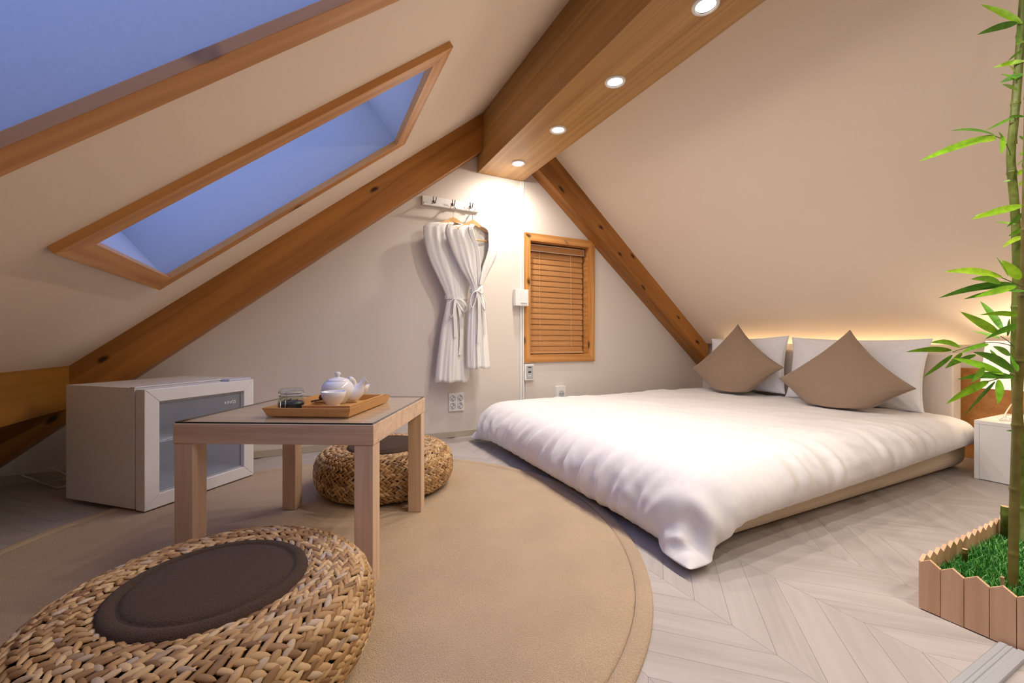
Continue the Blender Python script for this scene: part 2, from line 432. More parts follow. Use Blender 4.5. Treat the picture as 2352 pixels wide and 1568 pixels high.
# flat soffit closing the led cove above the knee wall
struct(obj('ceiling', G().box(x1-.005, XKNEE+.12, YF-.1, YB+.1, zr(x1)+.03, zr(x1)+.09), M_CEIL))

# back gable wall with the window opening
WX = (1.465, 2.125); WZ = (.508, 1.492); WB = .058      # outer frame, board width
ox0, ox1, oz0, oz1 = WX[0]+WB-.004, WX[1]-WB+.004, WZ[0]+WB-.004, WZ[1]-WB+.004
g = G(); th = .16
def wallpiece(poly): g.prism([(p[0], p[1]) for p in poly], 0, th, Matrix(((1,0,0,0),(0,0,1,YB),(0,1,0,0),(0,0,0,1))))
wallpiece([(-1.72,-.05),(ox0,-.05),(ox0,zr(ox0)),(XRIDGE,zl(XRIDGE)),(-1.72,zl(-1.72))])
wallpiece([(ox1,-.05),(XKNEE+.1,-.05),(XKNEE+.1,.75),(x1,zr(x1)),(ox1,zr(ox1))])
wallpiece([(ox0,-.05),(ox1,-.05),(ox1,oz0),(ox0,oz0)])
wallpiece([(ox0,oz1),(ox1,oz1),(ox1,zr(ox1)),(ox0,zr(ox0))])
struct(obj('wall_back', g, M_WALL), 'white gable wall with robes and window')
struct(obj('wall_front', G().box(-1.9, 3.6, YF-.1, YF, -.05, 2.6), M_WALL))
struct(obj('wall_right', G().box(XKNEE, XKNEE+.1, YF-.1, YB+.1, -.05, .78), M_WALL), 'low knee wall behind the headboard')
struct(obj('baseboard_back', G().box(-1.62, 1.6, YB-.010, YB, 0, .042), M_BASE, bevel=.002), 'grey green baseboard under the gable wall')

# rafters, ridge beam and eaves purlin
def slope_board(name, pts, y0, y1, m, label):
    """pts: four (x,z) corners, first edge runs along the grain"""
    P = [Vector((x, y0, z)) for x, z in pts]
    M = frame(P[0], P[1]-P[0], P[3]-P[0])
    q = [M.inverted() @ p for p in P]; n = (M.inverted() @ Vector((pts[0][0], y1, pts[0][1]))).z
    o = obj(name, G().prism([(a.x, a.y) for a in q], 0, n), m, M=M, bevel=.002)
    return struct(o, label)
xb0, xb1, zb = 1.096, 1.458, 1.874
slope_board('trim_1', [(-1.40, zl(-1.40)-.252), (1.096, zl(1.096)-.256), (1.096, zl(1.096)+.01), (-1.40, zl(-1.40)+.01)], YR, YB, M_PINE, 'knotty pine rafter left of the ridge beam')
slope_board('trim_2', [(1.44, zr(1.44)-.246), (3.36, zr(3.36)-.20), (3.36, zr(3.36)+.01), (1.44, zr(1.44)+.01)], YR, YB, M_PINE, 'knotty pine rafter right of the ridge beam')
g = G().prism([(xb0,zb),(xb1,zb),(xb1,zr(xb1)+.02),(XRIDGE,zl(XRIDGE)),(xb0,zl(xb0)+.02)], YF, YB-.001, Matrix(((1,0,0,0),(0,0,1,0),(0,1,0,0),(0,0,0,1))))
struct(obj('trim_3', g, M_BEAM, bevel=.0015), 'boxed brown ridge beam holding the downlights')
XP = -1.003
g = G().prism([(XP,.353),(XP,zl(XP)),(XP-.02,zl(XP-.02)+.01),(XP-.16,zl(XP-.16)),(XP-.16,.353)], YF, YR-.001, Matrix(((1,0,0,0),(0,0,1,0),(0,1,0,0),(0,0,0,1))))
M_PURLIN = wood('purlin_wood', lin('7f5118'), lin('a9752f'), 1.4, 26, .45, contrast=1.0, rnd=False, axis='Y')
struct(obj('trim_4', g, M_PURLIN, bevel=.002), 'eaves purlin low on the left behind the fridge')

# skylights: four mitred boards, painted well, glass pane
for n, (yy, hole) in enumerate(zip(SK_Y, holes)):
    W0 = ceil_pt(SK_X[0], yy[0])
    M = frame(W0, Vector((1, 0, KL)), Vector((0, 1, 0)))      # local z points outward
    L = (SK_X[1]-SK_X[0])/cosL; B = yy[1]-yy[0]
    e = struct(bpy.data.objects.new('window_%d' % (n+1), None), 'skylight with orange pine trim, %s' % ('far one near the robes' if n == 0 else 'near one at the top left'))
    COL.objects.link(e); e.matrix_basis = M
    for poly, ang, org in (([(0,0),(L,0),(L-FRW,FRW),(FRW,FRW)], 0, (0,0)), ([(0,0),(B,0),(B-FRW,FRW),(FRW,FRW)], 90, (L,0)),
                           ([(0,0),(L,0),(L-FRW,FRW),(FRW,FRW)], 180, (L,B)), ([(0,0),(B,0),(B-FRW,FRW),(FRW,FRW)], 270, (0,B))):
        Mb = Matrix.Translation((org[0], org[1], 0)) @ Matrix.Rotation(math.radians(ang), 4, 'Z')
        obj('frame_board', G().prism(poly, -FRT, 0.002), M_TRIM, e, M=Mb, bevel=.0015)
    D = .34; c = FRW-.012; t = .02
    g = G()
    for (a0, a1, b0, b1) in ((c-t, c, c-t, B-c+t), (L-c, L-c+t, c-t, B-c+t), (c, L-c, c-t, c), (c, L-c, B-c, B-c+t)):
        g.box(a0, a1, b0, b1, .0025, D)
    obj('well_lining', g, M_WELL, e)
    g = G()
    for (a0, a1, b0, b1) in ((c, c+.035, c, B-c), (L-c-.035, L-c, c, B-c), (c+.035, L-c-.035, c, c+.035), (c+.035, L-c-.035, B-c-.035, B-c)):
        g.box(a0, a1, b0, b1, D-.04, D-.005)
    obj('sash', g, M_WHITE, e)
    obj('pane', G().box(c+.03, L-c-.03, c+.03, B-c-.03, D-.028, D-.022), M_PANE, e)

# gable window: mitred frame, deep reveal, opaque dark pane behind the blind to stop sky light
e = struct(bpy.data.objects.new('window_3', None), 'small pine framed window in the gable wall'); COL.objects.link(e)
e.matrix_basis = frame((WX[0], YB, WZ[0]), (1,0,0), (0,0,1))       # local z = -Y (into the room)
L = WX[1]-WX[0]; H = WZ[1]-WZ[0]
for poly, ang, org in (([(0,0),(L,0),(L-WB,WB),(WB,WB)], 0, (0,0)), ([(0,0),(H,0),(H-WB,WB),(WB,WB)], 90, (L,0)),
                       ([(0,0),(L,0),(L-WB,WB),(WB,WB)], 180, (L,H)), ([(0,0),(H,0),(H-WB,WB),(WB,WB)], 270, (0,H))):
    Mb = Matrix.Translation((org[0], org[1], 0)) @ Matrix.Rotation(math.radians(ang), 4, 'Z')
    obj('frame_board', G().prism(poly, -.002, .016), M_TRIM, e, M=Mb, bevel=.0015)
RD = .12
for a0, a1, b0, b1 in ((WB-.004, WB, WB-.004, H-WB+.004), (L-WB, L-WB+.004, WB-.004, H-WB+.004), (WB, L-WB, WB-.004, WB), (WB, L-WB, H-WB, H-WB+.004)):
    obj('reveal_board', G().box(a0, a1, b0, b1, -RD, -.002), M_TRIM, e)
obj('pane', G().box(WB, L-WB, WB, H-WB, -RD, -RD+.006), mat('opaque_dark_pane', (.012,.014,.02,1), .05), e)  # made opaque and near black so no sky light leaks past the blind
M_PIN = M_STEEL
o = obj('latch', G().tube([(.37, H-.03, .016), (.37, H-.03, .03)], .007, 10).tube([(.37, H-.03, .026), (.37, H-.05, .028)], .003, 6), M_STEEL, e, smooth=False)

# ------------------------------------------------------------------ downlights along the ridge beam
DLX = 1.284
gr = 'downlights in the ridge beam'
def downlight(y, label, tilt=0, power=1.0):
    t = thing('downlight', label, 'light', (DLX, y, zb), 0, gr)
    obj('trim_ring', G().lathe([(.034,-.004),(.037,-.0065),(.046,-.005),(.0475,-.001),(.0475,.0),(.034,.0)], 40), M_WHITE, t, smooth=True)
    g = G().lathe([(0.0001,-.0030),(.016,-.0034),(.030,-.0022),(.034,-.0008)], 32)
    obj('lens', g, M_LENS, t, smooth=True)
    ld = bpy.data.lights.new('downlight_beam', 'AREA'); ld.energy = DOWNLIGHT_W; ld.color = LAMP_COLOR
    ld.shape = 'DISK'; ld.size = .06
    sp = bpy.data.lights.new('downlight_cone', 'SPOT'); sp.energy = DOWNLIGHT_CONE_W*power; sp.color = LAMP_COLOR
    sp.spot_size = math.radians(148); sp.spot_blend = 1.0; sp.shadow_soft_size = .03
    for d_ in (ld, sp):
        lo = bpy.data.objects.new('lamp', d_); COL.objects.link(lo); lo.parent = t
        lo.matrix_basis = Matrix.Translation((0, 0, -.012)) @ Matrix.Rotation(tilt, 4, 'X')
    return t
for y, lb in ((2.51, 'small downlight in the beam closest to the gable wall'), (2.015, 'second downlight from the gable wall in the ridge beam'),
              (1.525, 'third downlight from the gable wall in the ridge beam'), (1.035, 'largest downlight, cut by the top of the picture'),
              (.54, 'downlight in the beam just beside the viewer'), (.05, 'downlight in the beam behind the viewer'), (-.44, 'last downlight but one at the far rear of the beam'), (-.93, 'rearmost downlight of the ridge beam')):
    downlight(y, lb, *((math.radians(20), 1.3) if y > 2.4 else (0, 1.0)))
# ------------------------------------------------------------------ rug
def recenter(o, base=None):
    me = o.data; vs = [v.co for v in me.vertices]
    c = Vector((sum(v.x for v in vs)/len(vs), sum(v.y for v in vs)/len(vs), min(v.z for v in vs))) if base is None else Vector(base)
    me.transform(Matrix.Translation(-c)); o.location = c
    return o
RUG_C = (.061, 1.492); RUG_R = 1.012; RUG_T = .011
def rug_r(a): return RUG_R*(1 + .006*math.sin(3*a+.4) + .004*math.sin(7*a+1))
def disc(rs, zs, seg=160):
    g = G()
    for s, z in zip(rs, zs):
        for k in range(seg):
            a = 2*math.pi*k/seg; r = rug_r(a)*s
            g.v.append((r*math.cos(a), r*math.sin(a), z))
    for i in range(len(rs)-1):
        for k in range(seg):
            k2 = (k+1) % seg; g.f.append((i*seg+k, i*seg+k2, (i+1)*seg+k2, (i+1)*seg+k))
    return g
t = thing('round_rug', 'round tan carpet rug under the low table and woven stools', 'rug', (RUG_C[0], RUG_C[1], 0))
g = disc([.9562,.9562,.948,.7,.4,.1,.002], [.0005,.0085,RUG_T,RUG_T+.0006,RUG_T-.0003,RUG_T,RUG_T])
obj('pile', g, M_RUG, t, smooth=True)
g = disc([1.0,1.0,.997,.988,.970,.960,.957,.957], [.0005,.006,.0095,.0115,.0112,.0095,.0070,.0005])
obj('bound_edge', g, M_RUG, t, smooth=True)

# ------------------------------------------------------------------ low table with a glass top
TA = math.radians(-28.5)
TZ = 0.009
tu = Vector((math.cos(TA), math.sin(TA), 0)); tv = Vector((-math.sin(TA), math.cos(TA), 0))
NRc = Vector((.158, 1.153, 0)); TC = NRc - tu*.275 + tv*.275
t = thing('coffee_table', 'low square pale oak table with a glass plate on top', 'table', (TC.x, TC.y, TZ), TA)
obj('tabletop', G().box(-.275,.275,-.275,.275,.382,.436), M_TABLE, t, bevel=.0015)
gp = obj('glass_plate', G().box(-.270,.270,-.270,.270,.4365,.4405), M_TABLEGLASS, t)
gg = G()
for a0, a1, b0, b1 in ((-.2715,.2715,-.2715,-.270), (-.2715,.2715,.270,.2715), (-.2715,-.270,-.27,.27), (.270,.2715,-.27,.27)): gg.box(a0, a1, b0, b1, .4365, .4405)
obj('edge', gg, M_GLASS_EDGE, gp)
M_LEG = wood('pale_oak_leg', lin('bf9f82'), lin('dec2a5'), 3.0, 70, .5, contrast=.9, axis='Z')
for sx in (-1, 1):
    for sy in (-1, 1):
        cx, cy = sx*.2475, sy*.2475
        obj('leg', G().box(cx-.0255, cx+.0255, cy-.0255, cy+.0255, .0025, .3815), M_LEG, t, bevel=.0015)
TABLE_Z = TZ + .4408

# trays
RA = math.radians(-30)
def tray(name, label, w, d, h, flare, thick, org, rz, z):
    t = thing(name, label, 'tray', (org[0], org[1], z), rz)
    # local: x along the near edge, y going away, origin at the near left corner
    obj('tray_base', G().box(.004, w-.004, .004, d-.004, 0, thick), M_BAMBOO_TRAY, t)
    def side(p, q, nx, ny):
        # an outward leaning side plank between floor corners p and q
        g = G(); n = Vector((nx, ny, 0)); a = Vector((p[0], p[1], 0)); b = Vector((q[0], q[1], 0)); d_ = (b-a).normalized()
        o = [a, b, b + d_*flare + n*flare + Vector((0,0,h)), a - d_*flare + n*flare + Vector((0,0,h))]
        iv = [a - n*thick, b - n*thick, o[2] - n*thick*.9, o[3] - n*thick*.9]
        iv[0] += d_*thick; iv[1] -= d_*thick; iv[2] -= d_*thick; iv[3] += d_*thick
        M = frame(a, b-a, Vector((0,0,1)))
        Mi = M.inverted()
        g.add([tuple(Mi @ v) for v in o+iv], [(0,1,2,3),(7,6,5,4),(0,4,5,1),(1,5,6,2),(2,6,7,3),(3,7,4,0)])
        obj('tray_side', g, M_BAMBOO_TRAY, t, M=M, bevel=.0008)
    side((0,0),(w,0),0,-1); side((w,0),(w,d),1,0); side((w,d),(0,d),0,1); side((0,d),(0,0),-1,0)
    return t
tray('large_tray', 'large flared bamboo tray lying on the glass table top', .243, .305, .026, .010, .005, (-.104, 1.398), RA, TABLE_Z+.0003)
UZ = TABLE_Z + .0056
tray('small_tray', 'smaller straight sided bamboo tray set inside the large tray', .142, .262, .026, .001, .006, (-.013, 1.357), RA, UZ)
# its raised floor board carries the tea things
TEA_Z = UZ + .0066

# ------------------------------------------------------------------ tea things
ra_u = Vector((math.cos(RA), math.sin(RA), 0)); ra_v = Vector((-math.sin(RA), math.cos(RA), 0))
def cup(label, loc):
    t = thing('tea_cup', label, 'cup', loc, 0, 'white tea cups')
    obj('bowl', G().lathe([(.0001,.011),(.014,.0115),(.022,.020),(.0295,.034),(.0340,.0495),(.0362,.0505),(.0372,.0497),(.0340,.036),(.0285,.022),(.0205,.012),(.0178,.0085)], 40), M_CERAMIC, t, smooth=True)
    obj('foot', G().lathe([(.0182,.010),(.0185,.002),(.0175,0),(.0140,.0),(.0135,.006),(.0001,.007)], 36), M_CERAMIC, t, smooth=True)
    return t
c1 = at(766, 919, 1.292); c1.z = TEA_Z
cup('white footed tea cup in front of the teapot', c1)
c2 = at(824, 900, 1.50); c2.z = TEA_Z
cup('white tea cup behind the teapot spout, mostly hidden', c2)
pc = at(776, 910, 1.395); pc.z = TEA_Z
t = thing('teapot', 'white porcelain teapot with a round knob lid', 'teapot', pc, 0)
obj('pot_body', G().lathe([(.0001,.004),(.024,.004),(.026,0),(.028,.0),(.029,.004),(.040,.014),(.0495,.030),(.0520,.044),(.0495,.058),(.042,.069),(.036,.0735),(.0345,.0745),(.034,.072)], 48), M_CERAMIC, t, smooth=True)
ld = obj('lid', G().lathe([(.036,.0735),(.0355,.0765),(.030,.0800),(.018,.0840),(.008,.0860),(.0065,.0868)], 44), M_CERAMIC, t, smooth=True)
obj('knob', G().lathe([(.006,.0860),(.0055,.0895),(.0085,.0935),(.0098,.0975),(.0080,.1015),(.004,.1035),(.0001,.1040)], 28), M_CERAMIC, ld, smooth=True)
sd = (RGT*.93 + FWD*.30); sd = Vector((sd[0], sd[1], 0)).normalized()
sp = [sd*.036+Vector((0,0,.026)), sd*.054+Vector((0,0,.028)), sd*.066+Vector((0,0,.038)), sd*.073+Vector((0,0,.054)), sd*.080+Vector((0,0,.066)), sd*.090+Vector((0,0,.074))]
obj('spout', G().tube(sp, [.0230,.0245,.0205,.0125,.0105,.0135], 20, cap=False), M_CERAMIC, t, smooth=True)
hd = Vector((FWD[0]*.9+RGT[0]*.35, FWD[1]*.9+RGT[1]*.35, 0)).normalized()
hp = [hd*(.046+.032*math.sin(a)) + Vector((0,0,.044+.024*-math.cos(a)+.010)) for a in np.linspace(.25, 2.9, 12)]
obj('handle', G().tube(hp, .0075, 12), M_CERAMIC, t, smooth=True)

# dark wooden scoop and its stick lying beside the cup
s0 = at(737, 904, 1.335); s0.z = TEA_Z+.020
s1 = at(716, 921, 1.27); s1.z = TEA_Z+.0225
t = thing('tea_scoop', 'small dark wooden tea scoop left of the front cup', 'scoop', s0, 0)
g = G().lathe([(.0001,-.004),(.008,-.003),(.0125,.004),(.0135,.012),(.012,.0135),(.0105,.006),(.006,.0005),(.0001,0)], 24, Matrix.Rotation(.9, 4, 'Y'))
M_DARKW = mat('dark_stained_wood', lin('5b3520'), .45)
obj('scoop_bowl', g, M_DARKW, t, smooth=True)
dd = s1 - s0
obj('scoop_handle', G().tube([Vector((0,0,-.002)), dd*.5, dd], [.0032,.0026,.003], 8), M_DARKW, t, smooth=True)
b0 = at(752, 913, 1.30); b0.z = TEA_Z+.012; b1 = at(723, 925, 1.262); b1.z = TEA_Z+.0225
o = obj('bamboo_pick', G().tube([b0, b0*.5+b1*.5, b1], [.0022,.0020,.0018], 8), mat('pick_wood', lin('8a5a34'), .5), smooth=True)
tag(recenter(o), 'thin bamboo pick lying over the tray rim', 'pick')

# clip jar with dark tea
jc = Vector((-.104, 1.398, 0)) + ra_u*.0435 + ra_v*.048; jc.z = TABLE_Z + .0058
t = thing('clip_jar', 'small glass clip jar holding dark tea on the large tray', 'jar', jc, 0)
t.matrix_basis = t.matrix_basis @ Matrix.Diagonal((.94, .94, 1.15, 1))
jb = obj('jar_body', G().lathe([(.0001,.0),(.034,0),(.0385,.004),(.0405,.014),(.0400,.026),(.0365,.037),(.0345,.040),(.0345,.0455),(.0315,.0455),(.0318,.039),(.0340,.034),(.0375,.025),(.0378,.014),(.036,.006),(.0001,.004)], 44), M_JAR, t, smooth=True)
M_TEA = noisy('dark_tea', (.010,.012,.014,1), (.03,.03,.034,1), 90, .35, .6, .004, spec=.6)
g = G()
for k in range(260):
    a = random.uniform(0, 6.283); r = .0345*math.sqrt(random.random()); z = random.uniform(.005, .026 + .004*math.sin(a))
    rr = min(r, .033 if z > .008 else .030); s = random.uniform(.0034, .0052)
    M = Matrix.Translation((rr*math.cos(a), rr*math.sin(a), z)) @ Matrix.Rotation(random.uniform(0,6), 4, 'Z') @ Matrix.Rotation(random.uniform(0,3), 4, 'X')
    g.add([(s,0,0),(-s,0,0),(0,s*.7,0),(0,-s*.7,0),(0,0,s*.7),(0,0,-s*.7)], [(0,2,4),(2,1,4),(1,3,4),(3,0,4),(2,0,5),(1,2,5),(3,1,5),(0,3,5)], M)
g.lathe([(.0001,.0045),(.033,.005),(.036,.012),(.036,.023),(.030,.028),(.0001,.029)], 32)
o = obj('tea_leaves', g, M_TEA, t); o['kind'] = 'stuff'
jl = obj('jar_lid', G().lathe([(.0350,.0462),(.0362,.0475),(.0362,.0525),(.0345,.0590),(.030,.0625),(.0001,.0630)], 44), M_JAR, t, smooth=True)
obj('seal', G().lathe([(.0320,.0456),(.0372,.0457),(.0372,.0466),(.0320,.0466)], 40), mat('pale_rubber', (.7,.68,.66,1), .5), jl, smooth=False)
wire = G()
ring = lambda z, r: [(r*math.cos(q), r*math.sin(q), z) for q in np.linspace(0, 2*math.pi, 40)]
wire.tube(ring(.043, .0356), .0009, 6, cap=False); wire.tube(ring(.0525, .0372), .0009, 6, cap=False)
fd = Vector((-FWD[0], -FWD[1], 0)) * .98 - Vector((RGT[0], RGT[1], 0))*.10; fd.normalize(); sdv = Vector((0,0,1)).cross(fd)
def fp(s, z, r=.0415): return fd*r + sdv*s + Vector((0,0,z))
wire.tube([fp(-.008,.034,.0405), fp(-.0078,.012,.0432), fp(-.006,.008,.0432), fp(.006,.008,.0432), fp(.0078,.012,.0432), fp(.008,.034,.0405)], .0012, 8)
for sg in (-1, 1):
    wire.tube([fp(sg*.008,.034,.0405), fp(sg*.0125,.043,.0372), fp(sg*.008,.0525,.0385), fp(sg*.011,.058,.037)], .0010, 6)
obj('wire_clip', wire, M_STEEL, t, smooth=True)

# ------------------------------------------------------------------ woven poufs
def petal(seg=6, rings=6):
    g = G(); g.v.append((-.5, 0, 0))
    for i in range(1, rings):
        s = i/rings; wd = math.sin(math.pi*min(1, s*1.02))**.62
        for k in range(seg):
            a = 2*math.pi*k/seg
            g.v.append((-.5+s, .5*wd*math.cos(a), .5*wd*math.sin(a) + .10*math.sin(math.pi*s)))
    g.v.append((.5, 0, 0))
    for k in range(seg): g.f.append((0, 1+(k+1) % seg, 1+k))
    for i in range(rings-2):
        for k in range(seg):
            k2 = (k+1) % seg; a = 1+i*seg; b = a+seg
            g.f.append((a+k, a+k2, b+k2, b+k))
    n = len(g.v)-1; a = 1+(rings-2)*seg
    for k in range(seg): g.f.append((a+k, a+(k+1) % seg, n))
    return g
PET = petal(); PETM = PET.mesh('strand', M_STRAND, True); PETV = np.array(PET.v)
PPROF = []                                             # pouf section, from the inner rim over the top to the underside
for a in np.linspace(math.radians(165), math.radians(-62), 90):
    ca, sa = math.cos(a), math.sin(a)
    PPROF.append((.205 + .093*math.copysign(abs(ca)**.8, ca), .092 + .090*math.copysign(abs(sa)**.8, sa)))
PPROF = np.array(PPROF); PLEN = np.r_[0, np.cumsum(np.hypot(*np.diff(PPROF, axis=0).T))]
def prof_at(s):
    r = np.interp(s, PLEN, PPROF[:,0]); z = np.interp(s, PLEN, PPROF[:,1])
    r2 = np.interp(s+.002, PLEN, PPROF[:,0]); z2 = np.interp(s+.002, PLEN, PPROF[:,1])
    r1 = np.interp(s-.002, PLEN, PPROF[:,0]); z1 = np.interp(s-.002, PLEN, PPROF[:,1])
    d = np.array([r2-r1, z2-z1]); d /= np.linalg.norm(d); return r, z, d
def pouf(loc, label, seed, dipz):
    t = thing('woven_pouf', label, 'pouf', loc, 0, 'round woven banana fibre poufs')
    rnd = random.Random(seed)
    core = [(.0001,.120),(.105,.120)] + [(r-(.0115*(1 if r > .2 else -1))*abs(d[1]) , z - .012*max(0,-d[0] if False else 0)) for r, z, d in [prof_at(s) for s in np.linspace(.01, PLEN[-1]-.005, 30)]] + [(.20,.004),(.0001,.004)]
    core = [(.0001,.118),(.11,.120)]
    for s in np.linspace(.012, PLEN[-1], 34):
        r, z, d = prof_at(s); nrm = (-d[1], d[0])      # outward normal of the section
        core.append((r - nrm[0]*.0095, z - nrm[1]*.0095))
    core += [(.12,.010),(.0001,.010)]
    obj('core', G().lathe(core, 96), M_STRAND_BASE, t, smooth=True)
    pitch = .0235; rows = int(PLEN[-1]/pitch); items = []
    for i in range(rows):
        for side in (-1, 1):
            s = (i+.5)*pitch + side*pitch*.235
            r, z, d = prof_at(s)
            tw = 1.0 + .12*math.sin(i*2.1)
            n = max(20, int(round(2*math.pi*r/(.0205*tw))))
            ph = rnd.uniform(0, 6.28)
            for k in range(n):
                a = 2*math.pi*(k+.5*(side > 0))/n + rnd.uniform(-.12,.12)*2*math.pi/n + i*.37
                er = Vector((math.cos(a), math.sin(a), 0)); et = Vector((-math.sin(a), math.cos(a), 0))
                es = er*d[0] + Vector((0,0,d[1])); nn = er*(-d[1]) + Vector((0,0,d[0]))
                nn = -nn if nn.dot(er*(r-.205)+Vector((0,0,z-.092))) < 0 else nn
                ang = math.radians(31 + rnd.uniform(-6, 6))*side
                x = et*math.cos(ang) + es*math.sin(ang)
                x = (x + nn*.16).normalized(); y = nn.cross(x).normalized(); zz = x.cross(y)
                Lp = .0385*tw*rnd.uniform(.90,1.12); Wp = .0130*rnd.uniform(.85,1.15); Tp = .0085
                p = er*r + Vector((0,0,z)) + nn*rnd.uniform(-.001,.0012)
                if p.z < .008: continue
                M = Matrix(((x.x*Lp, y.x*Wp, zz.x*Tp, p.x), (x.y*Lp, y.y*Wp, zz.y*Tp, p.y), (x.z*Lp, y.z*Wp, zz.z*Tp, p.z), (0,0,0,1)))
                wp = np.array([loc[0]+p.x, loc[1]+p.y, loc[2]+p.z - CAM_H]); D = wp @ FWD
                vis = -nn.dot(Vector(wp).normalized())
                if D > .3 and abs(wp @ RGT/D*FPX) < 1200 and abs(wp[2]/D*FPX) < 800 and vis > .05: key = vis/D**2
                else: key = -1
                items.append((key, M))
    items.sort(key=lambda q: -q[0])
    for key, M in items[:296]: link('strand', PETM, t, M)
    V = []; F = []; nv = len(PET.v)
    for j, (key, M) in enumerate(items[296:]):
        A = np.array(M); V.append(PETV @ A[:3,:3].T + A[:3,3]); F += [tuple(q+j*nv for q in f) for f in PET.f]
    me = bpy.data.meshes.new('strand'); me.from_pydata(np.concatenate(V).tolist(), [], F); me.materials.append(M_STRAND)
    me.polygons.foreach_set('use_smooth', [True]*len(me.polygons))
    o = link('strand', me, t); o['kind'] = 'stuff'
    return t
def pad(loc, label, r=.168):
    t = thing('seat_pad', label, 'seat pad', loc, 0, 'brown felt seat pads')
    obj('felt', G().lathe([(.0001,.0),(r-.012,0),(r-.002,.006),(r,.013),(r-.003,.021),(r-.010,.0255),(r-.018,.0265),(r-.025,.0245),(r-.0285,.0185),(r-.032,.0240),(r-.040,.0275),(r-.055,.029),(r*.4,.031),(.0001,.0315)], 96), M_FELT, t, smooth=True)
    obj('stitched_welt', G().lathe([(r-.0265,.0200),(r-.0285,.0222),(r-.0305,.0200)], 96), M_FELT, t, smooth=True)
    return t
P1 = Vector((-.165, 1.0, RUG_T)); P2 = Vector((.325, 1.965, RUG_T))
pouf(P1, 'large looking woven pouf nearest the viewer at the lower left', 3, 0)
pouf(P2, 'woven pouf behind the table, next to the gable wall', 5, 0)
pad(P1 + Vector((0,-.005,.166)), 'round brown felt seat pad on the nearest woven pouf')
pad(P2 + Vector((0,0,.166)), 'round brown felt seat pad on the pouf behind the table')

# ------------------------------------------------------------------ display fridge
FA = math.radians(47.0)
fx = Vector((math.cos(FA), math.sin(FA), 0)); fy = Vector((-math.sin(FA), math.cos(FA), 0))
F0 = Vector((-.556, 2.045, .0105))
t = thing('mini_fridge', 'white glass door mini fridge standing under the left rafter', 'fridge', F0, FA)
W, Dp, H0, H1 = .472, .462, .010, .478
DT = .050
g = G(); th = .035
g.box(0, th, DT+.006, Dp, H0, H1-.001); g.box(W-th, W, DT+.006, Dp, H0, H1-.001)
g.box(th, W-th, DT+.006, Dp, H0, H0+.05); g.box(th, W-th, DT+.006, Dp, H1-.036, H1-.001); g.box(th, W-th, Dp-.03, Dp, H0+.05, H1-.036)
obj('cabinet', g, M_FRIDGE, t)
g = G(); e_ = .0015
g.box(th, th+e_, DT+.006, Dp-.03, H0+.05, H1-.036); g.box(W-th-e_, W-th, DT+.006, Dp-.03, H0+.05, H1-.036)
g.box(th, W-th, Dp-.03-e_, Dp-.03, H0+.05, H1-.036); g.box(th, W-th, DT+.006, Dp-.03, H0+.05, H0+.05+e_); g.box(th, W-th, DT+.006, Dp-.03, H1-.036-e_, H1-.036)
obj('lining', g, M_FRIDGE_IN, t)
obj('top_trim', G().box(-.001, W+.001, DT+.002, DT+.03, H1-.0005, H1+.003), M_WHITE, t, bevel=.001)
fw = .052; dz0, dz1 = H0-.004, H1-.006
gd = G()
for poly in ([(0,dz0),(W,dz0),(W-fw,dz0+fw),(fw,dz0+fw)], [(W,dz0),(W,dz1),(W-fw,dz1-fw),(W-fw,dz0+fw)], [(W,dz1),(0,dz1),(fw,dz1-fw),(W-fw,dz1-fw)], [(0,dz1),(0,dz0),(fw,dz0+fw),(fw,dz1-fw)]):
    gd.prism([(a, b) for a, b in poly], 0, DT, Matrix(((1,0,0,0),(0,0,1,0),(0,1,0,0),(0,0,0,1))))
door = obj('door', gd, M_FRIDGE, t, bevel=.0025)
gs = G()
for a0, a1, b0, b1 in ((fw, fw+.007, dz0+fw, dz1-fw), (W-fw-.007, W-fw, dz0+fw, dz1-fw), (fw, W-fw, dz0+fw, dz0+fw+.007), (fw, W-fw, dz1-fw-.007, dz1-fw)):
    gs.box(a0, a1, .010, .022, b0, b1)
obj('inner_bead', gs, M_GREYP, door)
obj('glass', G().box(fw+.004, W-fw-.004, .014, .020, dz0+fw+.004, dz1-fw-.004), M_FRIDGE_GLASS, door)
cu = bpy.data.curves.new('badge', 'FONT'); cu.body = 'KINGS'; cu.size = .0195; cu.extrude = .0007; cu.align_x = 'CENTER'
tmp = bpy.data.objects.new('badge_text', cu); COL.objects.link(tmp)
dg = bpy.context.evaluated_depsgraph_get(); dg.update()
me = bpy.data.meshes.new_from_object(tmp.evaluated_get(dg)); bpy.data.objects.remove(tmp)
me.materials.clear(); me.materials.append(mat('bright_chrome', (.8,.78,.75,1), .15, metal=.7))
link('badge', me, door, Matrix.Translation((W-fw-.062, .0118, dz1-fw-.052)) @ Matrix.Rotation(math.radians(90), 4, 'X'))['label'] = 'chrome letters on the fridge glass'
sh = G()
for k in range(14): sh.tube([(th+.004, DT+.02+k*.026, .245), (W-th-.004, DT+.02+k*.026, .245)], .0016, 6)
for q in (th+.006, W-th-.006, W/2): sh.tube([(q, DT+.016, .243), (q, Dp-.05, .243)], .0022, 6)
obj('wire_shelf', sh, M_ALU, t)
obj('evaporator', G().box(.10, W-.10, Dp-.075, Dp-.034, .30, H1-.05), M_FRIDGE_IN, t, bevel=.008)
obj('hinge_cap', G().box(W-.125, W-.012, .004, .05, H1-.0055, H1+.004), mat('bluish_white_plastic', (.60,.62,.72,1), .4), t, bevel=.002)
for a in (.04, W-.04):
    for b in (.07, Dp-.04): obj('foot', G().lathe([(.0001,.001),(.016,.001),(.016,.010),(.013,.014),(.0001,.014)], 16, Matrix.Translation((a, b, 0))), M_BLACK, t)

